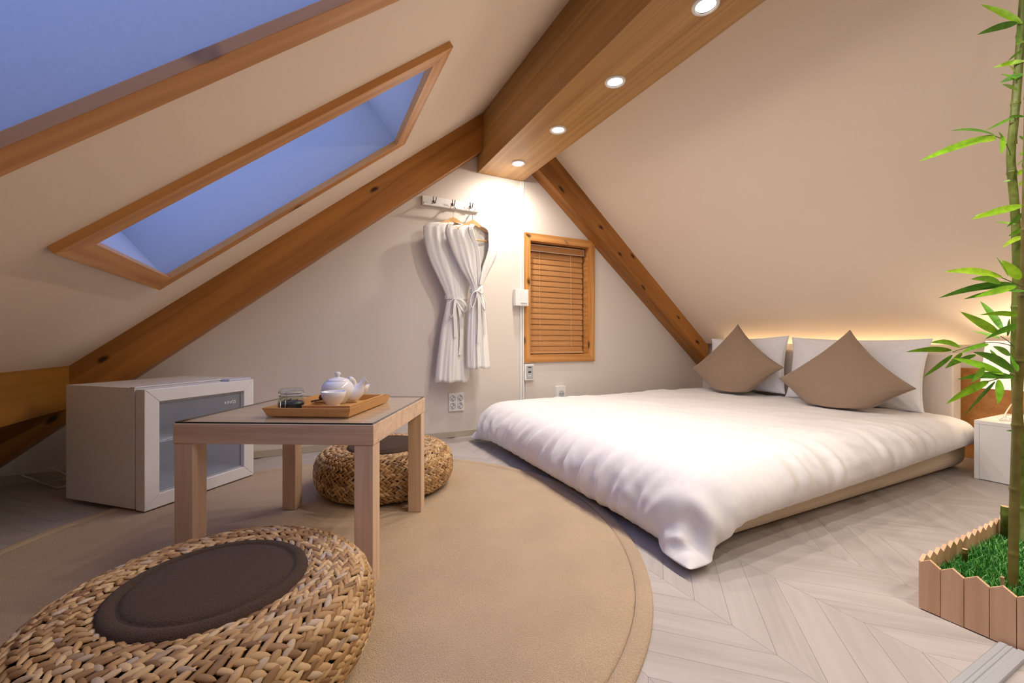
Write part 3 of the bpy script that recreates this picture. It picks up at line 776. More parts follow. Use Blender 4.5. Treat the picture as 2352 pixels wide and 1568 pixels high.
# white mains cord looping on the floor behind the fridge
def spline(pts, n=8):
    pts = [Vector(p) for p in pts]; out = []
    for i in range(len(pts)-1):
        p0 = pts[max(i-1,0)]; p1 = pts[i]; p2 = pts[i+1]; p3 = pts[min(i+2, len(pts)-1)]
        for k in range(n):
            u = k/n; out.append(.5*((2*p1) + (p2-p0)*u + (2*p0-5*p1+4*p2-p3)*u*u + (3*p1-p0-3*p2+p3)*u**3))
    return out + [pts[-1]]
def floor_pt(px, py, z=0):
    D = FPX*(CAM_H - z)/(py-784); v = at(px, py, D); return Vector((v.x, v.y, z))
def at_y(px, py, y):
    d = FWD + RGT*(px-1176)/FPX + UPV*(784-py)/FPX
    return Vector(np.array([0, 0, CAM_H]) + d*(y/d[1]))
def cord_pt(px, py):
    v = floor_pt(px, py, .006)
    return v if v.y < 2.72 else at_y(px, py, 2.72)
cp = [cord_pt(*q) for q in ((175,1106),(150,1088),(125,1078),(100,1075),(72,1080),(51,1090),(70,1098),(95,1108),(130,1119),(155,1114),(178,1106))]
obj('power_cord', G().tube(spline(cp, 6), .0032, 8), mat('white_cord', (.72,.70,.68,1), .5), t, smooth=True, world=True)
# ------------------------------------------------------------------ bed: headboard, mattress, duvet
HB = (3.14, 3.245, .969, 2.44, .603)
t = thing('headboard', 'low off white upholstered headboard with warm light glowing behind it', 'headboard', (3.19, 1.70, 0))
obj('padded_board', G().box(HB[0], HB[1], HB[2], HB[3], .001, HB[4]), M_HEADB, t, world=True, bevel=.012, seg=3)
o = obj('led_strip', G().box(3.262, 3.272, .99, 2.42, .588, .594), M_LED); tag(recenter(o), 'warm light strip hidden along the top back of the headboard', 'light strip')
o = obj('strip_ledge', G().box(3.2455, 3.285, .98, 2.43, .575, .587), M_WHITE, t, world=True)
o = struct(obj('trim_5', G().box(XKNEE-.018, XKNEE-.0005, -1.9, YR-.002, .0, .515), M_PANEL), 'orange oak cladding on the knee wall')
MB = (1.15, 3.138, .905, 2.50, .002, .205)
o = obj('mattress', G().box(*MB), M_MATTRESS, bevel=.075, seg=7)
tag(recenter(o), 'thick beige floor mattress under the white duvet', 'mattress')
pip = G()
def simulate_duvet():
    nu, nv = 112, 100
    head, foot = 3.07, .735
    uu = np.linspace(0, 1, nu); vv = np.linspace(0, 1, nv)
    Ug, Vg = np.meshgrid(uu, vv, indexing='ij')
    corner = {'hn': (3.095, .875), 'fn': (.93, .785), 'ff': (.965, 2.66), 'hf': (3.09, 2.62)}
    X = ((1-Ug)*((1-Vg)*corner['hn'][0] + Vg*corner['hf'][0]) + Ug*((1-Vg)*corner['fn'][0] + Vg*corner['ff'][0]))
    Y = ((1-Ug)*((1-Vg)*corner['hn'][1] + Vg*corner['hf'][1]) + Ug*((1-Vg)*corner['fn'][1] + Vg*corner['ff'][1]))
    Z = .262 + .012*fbm(X, Y, 3, 9, 3)
    p = np.stack([X, Y, Z], -1)
    dx = np.linalg.norm(np.array(corner['hn'])-np.array(corner['fn']))/(nu-1)*1.012; dy = 1.80/(nv-1)*1.008
    dd = math.hypot(dx, dy)
    v = np.zeros_like(p)
    cons = []
    def add(di, dj, rest, k):
        for a in range(2):
            if di:
                sl = slice(a*di, None)
            cons.append((di, dj, rest, k, a))
    r = .10                                           # the thick filling rides over the mattress edges in a wide curve
    bx = (1.06, 3.16, .885, 2.56, .002, .205)
    c = np.array([(bx[0]+bx[1])/2, (bx[2]+bx[3])/2, (bx[4]+bx[5])/2-.3]); b = np.array([(bx[1]-bx[0])/2, (bx[3]-bx[2])/2, (bx[5]-bx[4])/2+.3])
    marg = .034
    def pairs(n, d):
        out = []
        for a in range(2):
            i = np.arange(n-d); sel = i[(i//d) % 2 == a]; out.append(sel)
        return out
    def solve(p, axis, d, rest, k):
        for sel in pairs(p.shape[axis], d):
            if axis == 0: A = p[sel]; B = p[sel+d]
            else: A = p[:, sel]; B = p[:, sel+d]
            e = B-A; L = np.linalg.norm(e, axis=-1, keepdims=True)+1e-9
            rr = rest
            if d == 1: rr = (RU[sel] if axis == 0 else RV[:, sel])[..., None]
            corr = e*(.5*k*(L-rr)/L)
            if axis == 0: p[sel] = A+corr; p[sel+d] = B-corr
            else: p[:, sel] = A+corr; p[:, sel+d] = B-corr
    def diag(p, s):
        for a in range(2):
            for q in range(1):
                i = np.arange(a, nu-1, 2)
                if s > 0: A = p[i][:, :-1]; B = p[i+1][:, 1:]
                else: A = p[i][:, 1:]; B = p[i+1][:, :-1]
                e = B-A; L = np.linalg.norm(e, axis=-1, keepdims=True)+1e-9
                corr = e*(.25*(L-dd)/L)
                if s > 0: p[i, :-1] += corr; p[i+1, 1:] -= corr
                else: p[i, 1:] += corr; p[i+1, :-1] -= corr
    dt = 1/50.
    # fuller cloth towards the hanging edges, so they ruffle
    RU = dx*(1 + .08*np.clip((.10-Vg)/.10, 0, 1)); RV = dy*(1 + .13*np.clip((Ug-.86)/.14, 0, 1) + .03*np.clip((.05-Ug)/.05, 0, 1))
    for step in range(110):
        v *= .965; v[..., 2] -= 9.8*dt
        q = p.copy(); p = p + v*dt
        for it in range(12):
            solve(p, 0, 1, dx, .9); solve(p, 1, 1, dy, .9)
            diag(p, 1); diag(p, -1)
            solve(p, 0, 4, dx*4, .10); solve(p, 1, 4, dy*4, .10)
        # collide with the rounded mattress and the floor
        rel = p - c; qq = np.abs(rel) - (b - r); m = np.maximum(qq, 0); ml = np.linalg.norm(m, axis=-1)
        dist = ml + np.minimum(qq.max(-1), 0) - r
        n = np.sign(rel)*m/(ml[..., None]+1e-9)
        ins = ml < 1e-7
        if ins.any():
            ax = qq.argmax(-1); nn = np.zeros_like(p); np.put_along_axis(nn, ax[..., None], 1.0, -1); n[ins] = (nn*np.sign(rel))[ins]
        pen = np.maximum(marg - dist, 0)
        p += n*pen[..., None]
        hit = pen > 0
        p[hit] = p[hit] + (q[hit]-p[hit])*.85*(1-np.abs((n[hit])))
        fz = p[..., 2] < .030
        p[fz, 2] = .030; p[fz, :2] += (q[fz, :2]-p[fz, :2])*.6
        v = (p-q)/dt
    return p, dx, dy, Ug, Vg
P, ddx, ddy, Ug, Vg = simulate_duvet()
nu, nv = P.shape[:2]
def grid_normals(P):
    du = np.gradient(P, axis=0); dv = np.gradient(P, axis=1)
    n = np.cross(dv, du); n /= np.linalg.norm(n, axis=-1, keepdims=True)+1e-9
    if n[n.shape[0]//3, n.shape[1]//2, 2] < 0: n = -n
    return n
def box_blur(A, k):
    for ax in (0, 1):
        pad_ = [(k, k) if a == ax else (0, 0) for a in range(A.ndim)]
        B = np.pad(A, pad_, mode='edge'); cs = np.cumsum(B, axis=ax)
        cs = np.concatenate([np.zeros_like(np.take(cs, [0], ax)), cs], ax)
        n_ = A.shape[ax]
        A = (np.take(cs, np.arange(2*k+1, 2*k+1+n_), ax) - np.take(cs, np.arange(0, n_), ax))/(2*k+1)
    return A
N = box_blur(grid_normals(P), 2); N /= np.linalg.norm(N, axis=-1, keepdims=True)+1e-9
su = Ug*(nu-1)*ddx; sv = Vg*(nv-1)*ddy; Lu, Lv = (nu-1)*ddx, (nv-1)*ddy
ed = np.minimum(np.minimum(su, Lu-su), np.minimum(sv, Lv-sv))
puff = np.sqrt(np.clip(ed/.065, 0, 1))
edge_s = np.where(np.minimum(su, Lu-su) < np.minimum(sv, Lv-sv), sv, su)
pucker = (.55*np.sin(edge_s*95+3*fbm(su, sv, 5, 6, 2)) + .45*np.sin(edge_s*151+2))*np.exp(-((ed-.05)/.06)**2)
soft = fbm(su*1.0+sv*.5, sv*3.2, 8, 5.0, 4)
ridge = -np.abs(fbm(su*.8+sv*.6, sv*1.6-su*.7, 21, 6.5, 3))
soft2 = fbm(su*2.6-sv*1.2, sv*.9+su*.3, 9, 6.0, 3)
hang = np.clip((.235 - P[..., 2])/.12, 0, 1)
def ridged(a, b_, seed, f):
    r = np.random.RandomState(seed); o_ = np.zeros_like(a)
    for k in range(4):
        o_ += (1-np.abs(np.sin(f*(1.55**k)*(a + r.uniform(-.6, .6)*b_) + 3.2*fbm(a, b_, seed+k, 5, 3) + r.uniform(0, 6))))**2.5 * .62**k
    return o_
cr1 = ridged(edge_s, ed, 13, 23.0); cr2 = ridged(su*.8+sv*.6, sv*.8-su*.6, 31, 8.0)
env = np.clip(.15 + .85*fbm(su, sv, 44, 4, 2), .1, 1)
creases = (cr1-.5)*np.clip(.55+1.1*fbm(su, sv, 57, 10, 2) + .5*np.clip((Ug-.84)/.1, 0, 1), .10, 1.25)
top = .040*puff + .0026*pucker + (.0050*soft + .0040*soft2 + .0060*ridge)*np.clip(ed/.1, .2, 1) + (.022*np.clip(hang+.55*np.exp(-(ed/.22)**2), 0, 1)*(1+.6*np.clip((Ug-.86)/.1, 0, 1))*creases + .012*env*(cr2-.5))*np.clip(ed/.05, 0, 1)
bot = -.028*puff
Ptop = P + N*(top+.001)[..., None]; Pbot = P + N*bot[..., None]
Pbot[..., 2] = np.maximum(Pbot[..., 2], .004); Ptop[..., 2] = np.maximum(Ptop[..., 2], .007)
g = G(); g.v = [tuple(q) for q in Ptop.reshape(-1, 3)] + [tuple(q) for q in Pbot.reshape(-1, 3)]
id_ = np.arange(nu*nv).reshape(nu, nv); nn_ = nu*nv
for i in range(nu-1):
    for j in range(nv-1):
        a, b_, c_, d_ = int(id_[i,j]), int(id_[i+1,j]), int(id_[i+1,j+1]), int(id_[i,j+1])
        g.f.append((a, d_, c_, b_)); g.f.append((a+nn_, b_+nn_, c_+nn_, d_+nn_))
ring = [int(id_[i,0]) for i in range(nu)] + [int(id_[nu-1,j]) for j in range(1,nv)] + [int(id_[i,nv-1]) for i in range(nu-2,-1,-1)] + [int(id_[0,j]) for j in range(nv-2,0,-1)]
for k in range(len(ring)):
    a, b_ = ring[k], ring[(k+1) % len(ring)]; g.f.append((a, b_, b_+nn_, a+nn_))
o = obj('duvet', g, M_DUVET, smooth=True, sub=1)
tag(recenter(o), 'puffy white cotton duvet spread over the floor mattress', 'duvet')

# pillows and cushions
def pillow_mesh(w, h, T, seed, n=36, pinch=.07, wr=.006, hang=0):
    u = np.sin(np.linspace(-1, 1, n)*math.pi/2*.98)/math.sin(math.pi/2*.98); U_, V_ = np.meshgrid(u, u, indexing='ij')
    x = w/2*U_*(1 - pinch*(1-V_**2)*np.abs(U_)**1.5); y = h/2*V_*(1 - pinch*(1-U_**2)*np.abs(V_)**1.5)
    z = T/2*np.clip((1-U_**2)*(1-V_**2), 0, 1)**.42
    rad = np.sqrt(U_**2+V_**2); th_ = np.arctan2(V_, U_)
    cr = sum(np.exp(-(((U_-a)**2+(V_-b)**2)/.35))*np.sin(np.arctan2(V_-b, U_-a)*14+seed+a*3) for a in (-1,1) for b in (-1,1))
    wz = wr*(fbm(x*1.0, y*1.0, seed, 16, 3) + .55*cr)*np.clip(z/(T*.3), 0, 1)
    f = z + wz; bk = -z + .5*wz
    return x, y, f, bk
def make_pillow(name, label, cat, w, h, T, seed, M, m, rest_z=None, pinch=.07, wr=.006, group=None, twist=0, piping=False, n=40):
    x, y, f, bk = pillow_mesh(w, h, T, seed, n, pinch, wr)
    n = x.shape[0]
    def world(x, y, z):
        A = np.array(M); p = np.stack([x.ravel(), y.ravel(), z.ravel()], -1) @ A[:3,:3].T + A[:3,3]
        if rest_z is not None:
            lo = p[:, 2] < rest_z + .022
            s = (rest_z+.022-p[lo, 2])
            p[lo, 2] = rest_z + .022 - .022*(1-np.exp(-s/.022)) - .004*s
        return p
    A = world(x, y, f); B = world(x, y, bk)
    B[:, :] = B
    g = G(); g.v = [tuple(q) for q in A] + [tuple(q) for q in B]; o_ = n*n
    for i in range(n-1):
        for j in range(n-1):
            a, b_, c_, d_ = i*n+j, (i+1)*n+j, (i+1)*n+j+1, i*n+j+1
            g.f += [(a, b_, c_, d_), (a+o_, d_+o_, c_+o_, b_+o_)]
    ring = [i*n for i in range(n)] + [(n-1)*n+j for j in range(1, n)] + [i*n+n-1 for i in range(n-2, -1, -1)] + [j for j in range(n-2, 0, -1)]
    for k in range(len(ring)):
        a, b_ = ring[k], ring[(k+1) % len(ring)]; g.f.append((a, a+o_, b_+o_, b_))
    o = obj(name, g, m, smooth=True, sub=1)
    mid = [tuple((A[q]+B[q])/2) for q in ring]
    tag(o, label, cat, group)
    recenter(o)
    if piping:
        s = obj('seam', G().tube(mid + [mid[0]], .0032, 6, cap=False), m, smooth=True)
        s.parent = o; s.matrix_parent_inverse = Matrix.Translation(-o.location)
    return o
def lean(c, a, yaw=0, roll=0):
    """pillow matrix: front facing -X, leaning back by a"""
    y = Vector((math.sin(a), 0, math.cos(a))); x = Vector((0, -1, 0))
    M = Matrix.Rotation(yaw, 4, 'Z') @ frame((0,0,0), x, y)
    return Matrix.Translation(Vector(c)) @ M @ Matrix.Rotation(roll, 4, 'Z')
make_pillow('bed_pillow', 'white bed pillow nearer the gable wall, behind the smaller cushion', 'pillow', .625, .42, .14, 2, lean((3.055, 2.105, .49), .16, 0, .03), M_PILLOW, .29, group='white bed pillows', wr=.008, piping=True)
make_pillow('bed_pillow', 'wide white bed pillow on the lamp side, behind the front cushion', 'pillow', .735, .43, .15, 6, lean((3.045, 1.405, .475), .16, 0, -.02), M_PILLOW, .275, group='white bed pillows', wr=.009, piping=True)
make_pillow('throw_cushion', 'taupe linen cushion standing on a corner near the gable wall', 'cushion', .49, .49, .15, 4, lean((2.875, 2.075, .466), .30, .10, math.radians(49)), M_TAUPE, .30, pinch=.11, group='taupe linen cushions', wr=.005, piping=True)
make_pillow('throw_cushion', 'taupe linen cushion leaning lower in the middle of the bed head', 'cushion', .475, .475, .16, 9, lean((2.80, 1.345, .424), .40, .05, math.radians(45)), M_TAUPE, .295, pinch=.11, group='taupe linen cushions', wr=.006, piping=True)

# ------------------------------------------------------------------ nightstand and lamp
t = thing('nightstand', 'white cube nightstand at the right of the bed, behind the bamboo', 'nightstand', (3.1, .62, 0))
nx0, nx1, ny0, ny1, nz = 2.92, 3.34, .40, .829, .285
obj('top_panel', G().box(nx0, nx1, ny0, ny1, nz-.018, nz), M_WHITE, t, world=True, bevel=.0015)
obj('side_panel', G().box(nx0, nx1, ny1-.018, ny1, .001, nz-.0185), M_WHITE, t, world=True, bevel=.001)
obj('side_panel', G().box(nx0, nx1, ny0, ny0+.018, .001, nz-.0185), M_WHITE, t, world=True, bevel=.001)
obj('front_panel', G().box(nx0+.0005, nx0+.018, ny0+.0185, ny1-.0185, .003, nz-.0185), M_WHITE, t, world=True, bevel=.001)
obj('back_panel', G().box(nx1-.018, nx1-.0005, ny0+.0185, ny1-.0185, .003, nz-.0185), M_WHITE, t, world=True)
LX, LY = 3.13, .705
t = thing('table_lamp', 'white table lamp with a glowing square shade on the nightstand', 'lamp', (LX, LY, nz))
g = G(); s0_, s1_, za, zb_ = .128, .112, .150, .385; tk = .004
for k in range(4):
    a = Matrix.Rotation(k*math.pi/2, 4, 'Z')
    g.add([(-s0_,-s0_,za),(s0_,-s0_,za),(s1_,-s1_,zb_),(-s1_,-s1_,zb_),(-s0_+tk,-s0_+tk,za),(s0_-tk,-s0_+tk,za),(s1_-tk,-s1_+tk,zb_),(-s1_+tk,-s1_+tk,zb_)],
          [(0,1,2,3),(7,6,5,4),(0,4,5,1),(2,6,7,3)], a)
obj('lamp_shade', g, M_SHADE, t)
obj('lamp_base', G().lathe([(.0001,.001),(.065,.001),(.066,.008),(.06,.014),(.018,.018),(.013,.03),(.012,.09),(.014,.15),(.012,.20),(.0001,.20)], 32), M_WHITE, t, smooth=True)
obj('bulb', G().lathe([(.0001,.26),(.018,.254),(.027,.238),(.024,.220),(.013,.205),(.012,.2005)], 20), emis('bulb_glow', (1,.8,.55,1), 6), t, smooth=True)
pl_ = bpy.data.lights.new('lamp_light', 'POINT'); pl_.energy = 2.2; pl_.color = (1,.76,.48); pl_.shadow_soft_size = .03
po = bpy.data.objects.new('lamp_light', pl_); COL.objects.link(po); po.parent = t; po.location = (0, 0, .30)
cp2 = [(2.98, .700, nz+.010), (3.00, .735, nz+.006), (3.03, .75, nz+.02), (3.02, .77, nz+.005), (2.99, .75, nz+.006), (3.0, .705, nz+.012), (3.04, .72, nz+.02), (3.05, .76, nz+.004), (3.20, .80, nz+.004), (3.36, .815, nz+.05)]
o = obj('charger_cable', G().tube(spline(cp2, 8), .003, 8), mat('white_cable', (.78,.76,.73,1), .5), smooth=True)
tag(recenter(o), 'bundled white charger cable lying on the nightstand', 'cable')
o = obj('magazine', G().box(-.075,.075,-.05,.05,.0006,.0075), mat('grey_card', (.55,.52,.49,1), .5), M=Matrix.Translation((3.0,.645,nz)) @ Matrix.Rotation(.4,4,'Z'), bevel=.001)
tag(o, 'thin grey booklet lying at the front of the nightstand', 'booklet')

# ------------------------------------------------------------------ blind, switch, thermostat, sockets, cable duct
BX0, BX1 = WX[0]+WB+.003, WX[1]-WB-.018
BZ0, BZ1 = WZ[0]+WB, WZ[1]-WB
t = thing('venetian_blind', 'closed tan venetian blind hanging in the pine window', 'blind', ((BX0+BX1)/2, YB+.06, BZ0))
yb = YB+.045
obj('headrail', G().box(BX0, BX1+.008, yb-.004, yb+.03, BZ1-.062, BZ1-.012), M_BLIND, t, world=True, bevel=.001)
g = G()
for a in ((BX0, BX1+.008, yb-.0065, yb-.0045, BZ1-.0645, BZ1-.0595), (BX0, BX1+.008, yb-.0065, yb-.0045, BZ1-.0155, BZ1-.011), (BX1+.004, BX1+.008, yb-.0065, yb-.0045, BZ1-.0595, BZ1-.0155)): g.box(*a)
obj('silver_edging', g, mat('silver_strip', (.75,.72,.68,1), .3, metal=.6), t, world=True)
NSL = 18; sz = (BZ1-.068 - (BZ0+.026))/NSL
sg = G(); cr = []
for k in range(7):
    q = -1+2*k/6; cr.append((q*.0250, .0030*(1-q*q)))
poly = cr + [(a, b-.0022) for a, b in reversed(cr)]
sg.prism(poly, 0, BX1-BX0, Matrix(((0,0,1,0),(0,1,0,0),(1,0,0,0),(0,0,0,1))))    # x along the slat, y curve depth, z height
sm = sg.mesh('slat', M_BLIND)
for k in range(NSL):
    M = Matrix.Translation((BX0 + .002*math.sin(k*2.3), yb+.014, BZ0+.026+(k+.5)*sz)) @ Matrix.Rotation(math.radians(180), 4, 'Z') @ Matrix.Translation((-(BX1-BX0),0,0)) @ Matrix.Rotation(math.radians(11), 4, 'X')
    link('slat', sm, t, M, True)
obj('bottom_rail', G().box(BX0, BX1+.004, yb+.002, yb+.026, BZ0+.006, BZ0+.022), mat('pale_rail', lin('cfa578'), .4), t, world=True, bevel=.002)
for q in (.20, .76):
    x = BX0 + q*(BX1-BX0)
    obj('ladder_cord', G().tube([(x, yb-.006, BZ1-.062), (x+.006, yb-.006, BZ0+.15), (x+.008, yb-.006, BZ0+.07), (x+.022, yb-.003, BZ0+.02)], .0012, 6), mat('cord', lin('d6b48c'), .7), t, world=True)

def wallbox(name, label, cat, px0, py0, px1, py1, th, group=None):
    a = at_y(px0, py0, YB); b = at_y(px1, py1, YB)
    x0, x1, z0, z1 = a.x, b.x, min(a.z, b.z), max(a.z, b.z)
    t = thing(name, label, cat, ((x0+x1)/2, YB, z0), 0, group)
    return t, x1-x0, z1-z0
# the duct: two flat white channels side by side
dx0 = at_y(1193.5, 700, YB).x; dx1 = at_y(1203, 700, YB).x
o = obj('cable_duct', G().box(dx0, (dx0+dx1)/2-.001, YB-.010, YB-.0005, .03, 1.872), M_WHITE, bevel=.0015)
tag(recenter(o), 'slim white cable duct running up the gable wall left of the window', 'cable duct')
o2 = obj('duct_cover', G().box((dx0+dx1)/2+.001, dx1-.006, YB-.016, YB-.0005, .03, 1.872), M_WHITE, bevel=.0015)
o2.parent = o; o2.matrix_parent_inverse = Matrix.Translation(-o.location)
t, w_, h_ = wallbox('light_switch', 'white surface mounted light switch overlapping the window frame', 'switch', 1177, 665, 1205, 704, .04)
obj('back_box', G().box(-.055,.055,-.058,-.018,0,h_), M_WHITE, t, bevel=.003)
obj('rocker', G().box(-.012,.038,-.063,-.0582,.02,h_-.02), M_WHITE, t, bevel=.0015)
t, w_, h_ = wallbox('thermostat', 'white heating thermostat with grey face below the window', 'thermostat', 1202, 836, 1222.5, 872, .02)
obj('housing', G().box(-w_/2, w_/2, -.026, -.001, 0, h_), M_WHITE, t, bevel=.003)
obj('face_plate', G().box(-w_/2+.012, w_/2-.006, -.0285, -.0262, .012, h_-.012), M_GREYP, t, bevel=.001)
obj('display', G().box(-.012, .014, -.0300, -.0287, h_*.5-.004, h_*.5+.007), M_BLACK, t)
obj('label_strip', G().box(-.014, .016, -.0295, -.0287, h_-.027, h_-.020), M_BLACK, t)
g = G()
for k in range(3): g.box(-.012+k*.010, -.006+k*.010, -.0300, -.0287, .024, .029)
for k in range(3): g.box(-.012+k*.010, -.006+k*.010, -.0300, -.0287, .036, .040)
obj('buttons', g, M_WHITE, t)
obj('lead', G().tube([(.0-.02,-.006,0),(-.021,-.006,-.15),(-.02,-.006,-.4)], .003, 8), M_WHITE, t)
def round_socket(t, x, z, r):
    g = G().lathe([(r, .001), (r, .0032), (r*.86, .0034), (r*.82, -.004), (.0001, -.004)], 28, frame((x, -.0125, z), (1,0,0), (0,0,1)))
    s = obj('socket_well', g, mat('socket_rim', (.5,.53,.58,1), .4) if 'socket_rim' not in bpy.data.materials else bpy.data.materials['socket_rim'], t, smooth=False)
    g = G()
    for k in range(2):
        a = .785 + k*math.pi
        g.lathe([(.0001,.0042),(r*.17,.0042),(r*.17,-.002),(.0001,-.002)], 10, frame((x+r*.42*math.cos(a), -.0125, z+r*.42*math.sin(a)), (1,0,0), (0,0,1)))
    g.box(x-r*.16, x+r*.16, -.0166, -.010, z+r*.70, z+r*.98); g.box(x-r*.16, x+r*.16, -.0166, -.010, z-r*.98, z-r*.70)
    obj('contact_hole', g, M_SLOT, s)
t, w_, h_ = wallbox('power_outlet', 'white outlet plate with four round sockets below the robes', 'outlet', 1030, 902, 1064.5, 942, .012)
obj('plate', G().box(-w_/2, w_/2, -.012, -.0005, 0, h_), M_WHITE, t, bevel=.002)
for a in (-.027, .027):
    for b in (-.027, .027): round_socket(t, a, h_/2+b, .0205)
t, w_, h_ = wallbox('wall_outlet', 'single white outlet just above the far edge of the bed', 'outlet', 1273, 886, 1294, 912, .012)
obj('plate', G().box(-w_/2, w_/2, -.036, -.0005, 0, h_), M_WHITE, t, bevel=.003)
g = G().lathe([(.0001,.0),(.024,.0),(.026,.001),(.026,.0025),(.0001,.0025)], 28, frame((.002, -.0362, h_/2-.012), (1,0,0), (0,0,1)))
obj('socket_well', g, bpy.data.materials['socket_rim'], t)
g = G()
for k in (-1, 1): g.lathe([(.0001,.0045),(.0045,.0045),(.0045,.002),(.0001,.002)], 10, frame((.002+.010*k, -.0362, h_/2-.012), (1,0,0), (0,0,1)))
obj('contact_hole', g, M_SLOT, t)

# ------------------------------------------------------------------ coat rack, hangers, robes
def ribbon(pts, wdirs, width, th=.002):
    """a flat strap: pts centre line, wdirs across directions"""
    g = G(); n = len(pts); pts = [Vector(p) for p in pts]
    for i, p in enumerate(pts):
        t_ = (pts[min(i+1,n-1)]-pts[max(i-1,0)]).normalized(); wd = Vector(wdirs[i] if isinstance(wdirs, list) else wdirs)
        wd = (wd - t_*wd.dot(t_)).normalized(); nn = t_.cross(wd); w_ = width[i] if hasattr(width, '__len__') else width
        for a, b in ((-.5,-.5),(.5,-.5),(.5,.5),(-.5,.5)): g.v.append(tuple(p + wd*a*w_ + nn*b*th))
    for i in range(n-1):
        for k in range(4): g.f.append((i*4+k, i*4+(k+1)%4, (i+1)*4+(k+1)%4, (i+1)*4+k))
    g.f += [(3,2,1,0), tuple((n-1)*4+k for k in range(4))]
    return g
ra = at_y(970, 447.5, 2.772); rb = at_y(970, 469, 2.772); rc = at_y(1096, 487, 2.772)
t = thing('coat_rack', 'white wall coat rack board with dark double hooks and a rod', 'coat rack', ((ra.x+rc.x)/2, YB, rb.z))
RX0, RX1 = ra.x, rc.x
obj('board', G().box(RX0, RX1+.01, YB-.020, YB-.0008, rb.z, ra.z), M_WHITE, t, world=True, bevel=.002)
rodz = rb.z - .010; RY = YB - .062
obj('rod', G().tube([(RX0-.002, RY, rodz), (RX1, RY, rodz)], .0058, 14), M_WHITE, t, smooth=False, world=True)
g = G()
for x in (RX0+.012, (RX0+RX1)/2-.015, RX1-.03):
    g.tube([(x, YB-.019, rb.z+.012), (x, YB-.04, rb.z+.002), (x, RY+.002, rodz-.002)], .0045, 10)
obj('rod_bracket', g, M_WHITE, t, smooth=True, world=True)
M_HOOK = mat('dark_bronze_hook', (.10,.08,.065,1), .35, metal=.8)
for px in (998, 1041, 1082):
    x = at_y(px, 465, 2.75).x; z0 = rb.z + .030
    g = G().lathe([(.0001,.0),(.008,.0),(.008,.004),(.0001,.0055)], 14, frame((x, YB-.020, z0), (1,0,0), (0,0,1)))
    for s_ in (-1, 1):
        g.tube(spline([(x, YB-.022, z0-.006), (x+s_*.004, YB-.036, z0-.016), (x+s_*.008, YB-.046, z0-.004), (x+s_*.010, YB-.050, z0+.022)], 5), .0030, 8)
    obj('double_hook', g, M_HOOK, t, smooth=True, world=True)

def hanger(pxc, pyc, lab, yc, half, swing=0):
    c = at_y(pxc, pyc, yc)
    t = thing('clothes_hanger', lab, 'hanger', c, swing, 'wooden clothes hangers')
    prof = []
    n = 14
    for k in range(n+1):
        u = -1+2*k/n; prof.append((u*half, -.012 - .060*abs(u)**1.25 + .006, -.020*u*u))
    g = G()
    for i, (x, z, y) in enumerate(prof):
        hh = .018*(1-.55*abs(-1+2*i/n)); tt = .0065*(1+.7*(1-abs(-1+2*i/n))**2)
        for a, b in ((-1,-1),(1,-1),(1,1),(-1,1)): g.v.append((x, y+a*tt, z+b*hh))
    for i in range(n):
        for k in range(4): g.f.append((i*4+k, i*4+(k+1)%4, (i+1)*4+(k+1)%4, (i+1)*4+k))
    g.f += [(3,2,1,0), tuple(n*4+k for k in range(4))]
    obj('shoulder_bar', g, M_HANGER, t, bevel=.002)
    obj('trouser_bar', G().tube([(-half*.92, -.016, -.125), (half*.92, -.016, -.125)], .0055, 10).tube([(-half*.93,-.016,-.062),(-half*.92,-.016,-.126)], .004, 6).tube([(half*.93,-.016,-.062),(half*.92,-.016,-.126)], .004, 6), M_HANGER, t, smooth=True)
    hz = rodz - c.z
    pts = [(0,0,.005),(0,0,hz-.045),(.012,.002,hz-.026),(.019,.004,hz-.004),(.012,RY-yc,hz+.0095),(0,RY-yc,hz+.012),(-.013,RY-yc,hz+.006),(-.018,.004,hz-.008)]
    obj('wire_hook', G().tube(spline(pts, 5), 0.0023, 8), M_STEEL, t, smooth=True)
    return t
YR1, YR2 = 2.712, 2.638
hanger(1041, 503, 'pale wooden clothes hanger inside the left robe', YR1, .118)
hanger(1086, 509, 'pale wooden clothes hanger inside the right robe', YR2, .112)

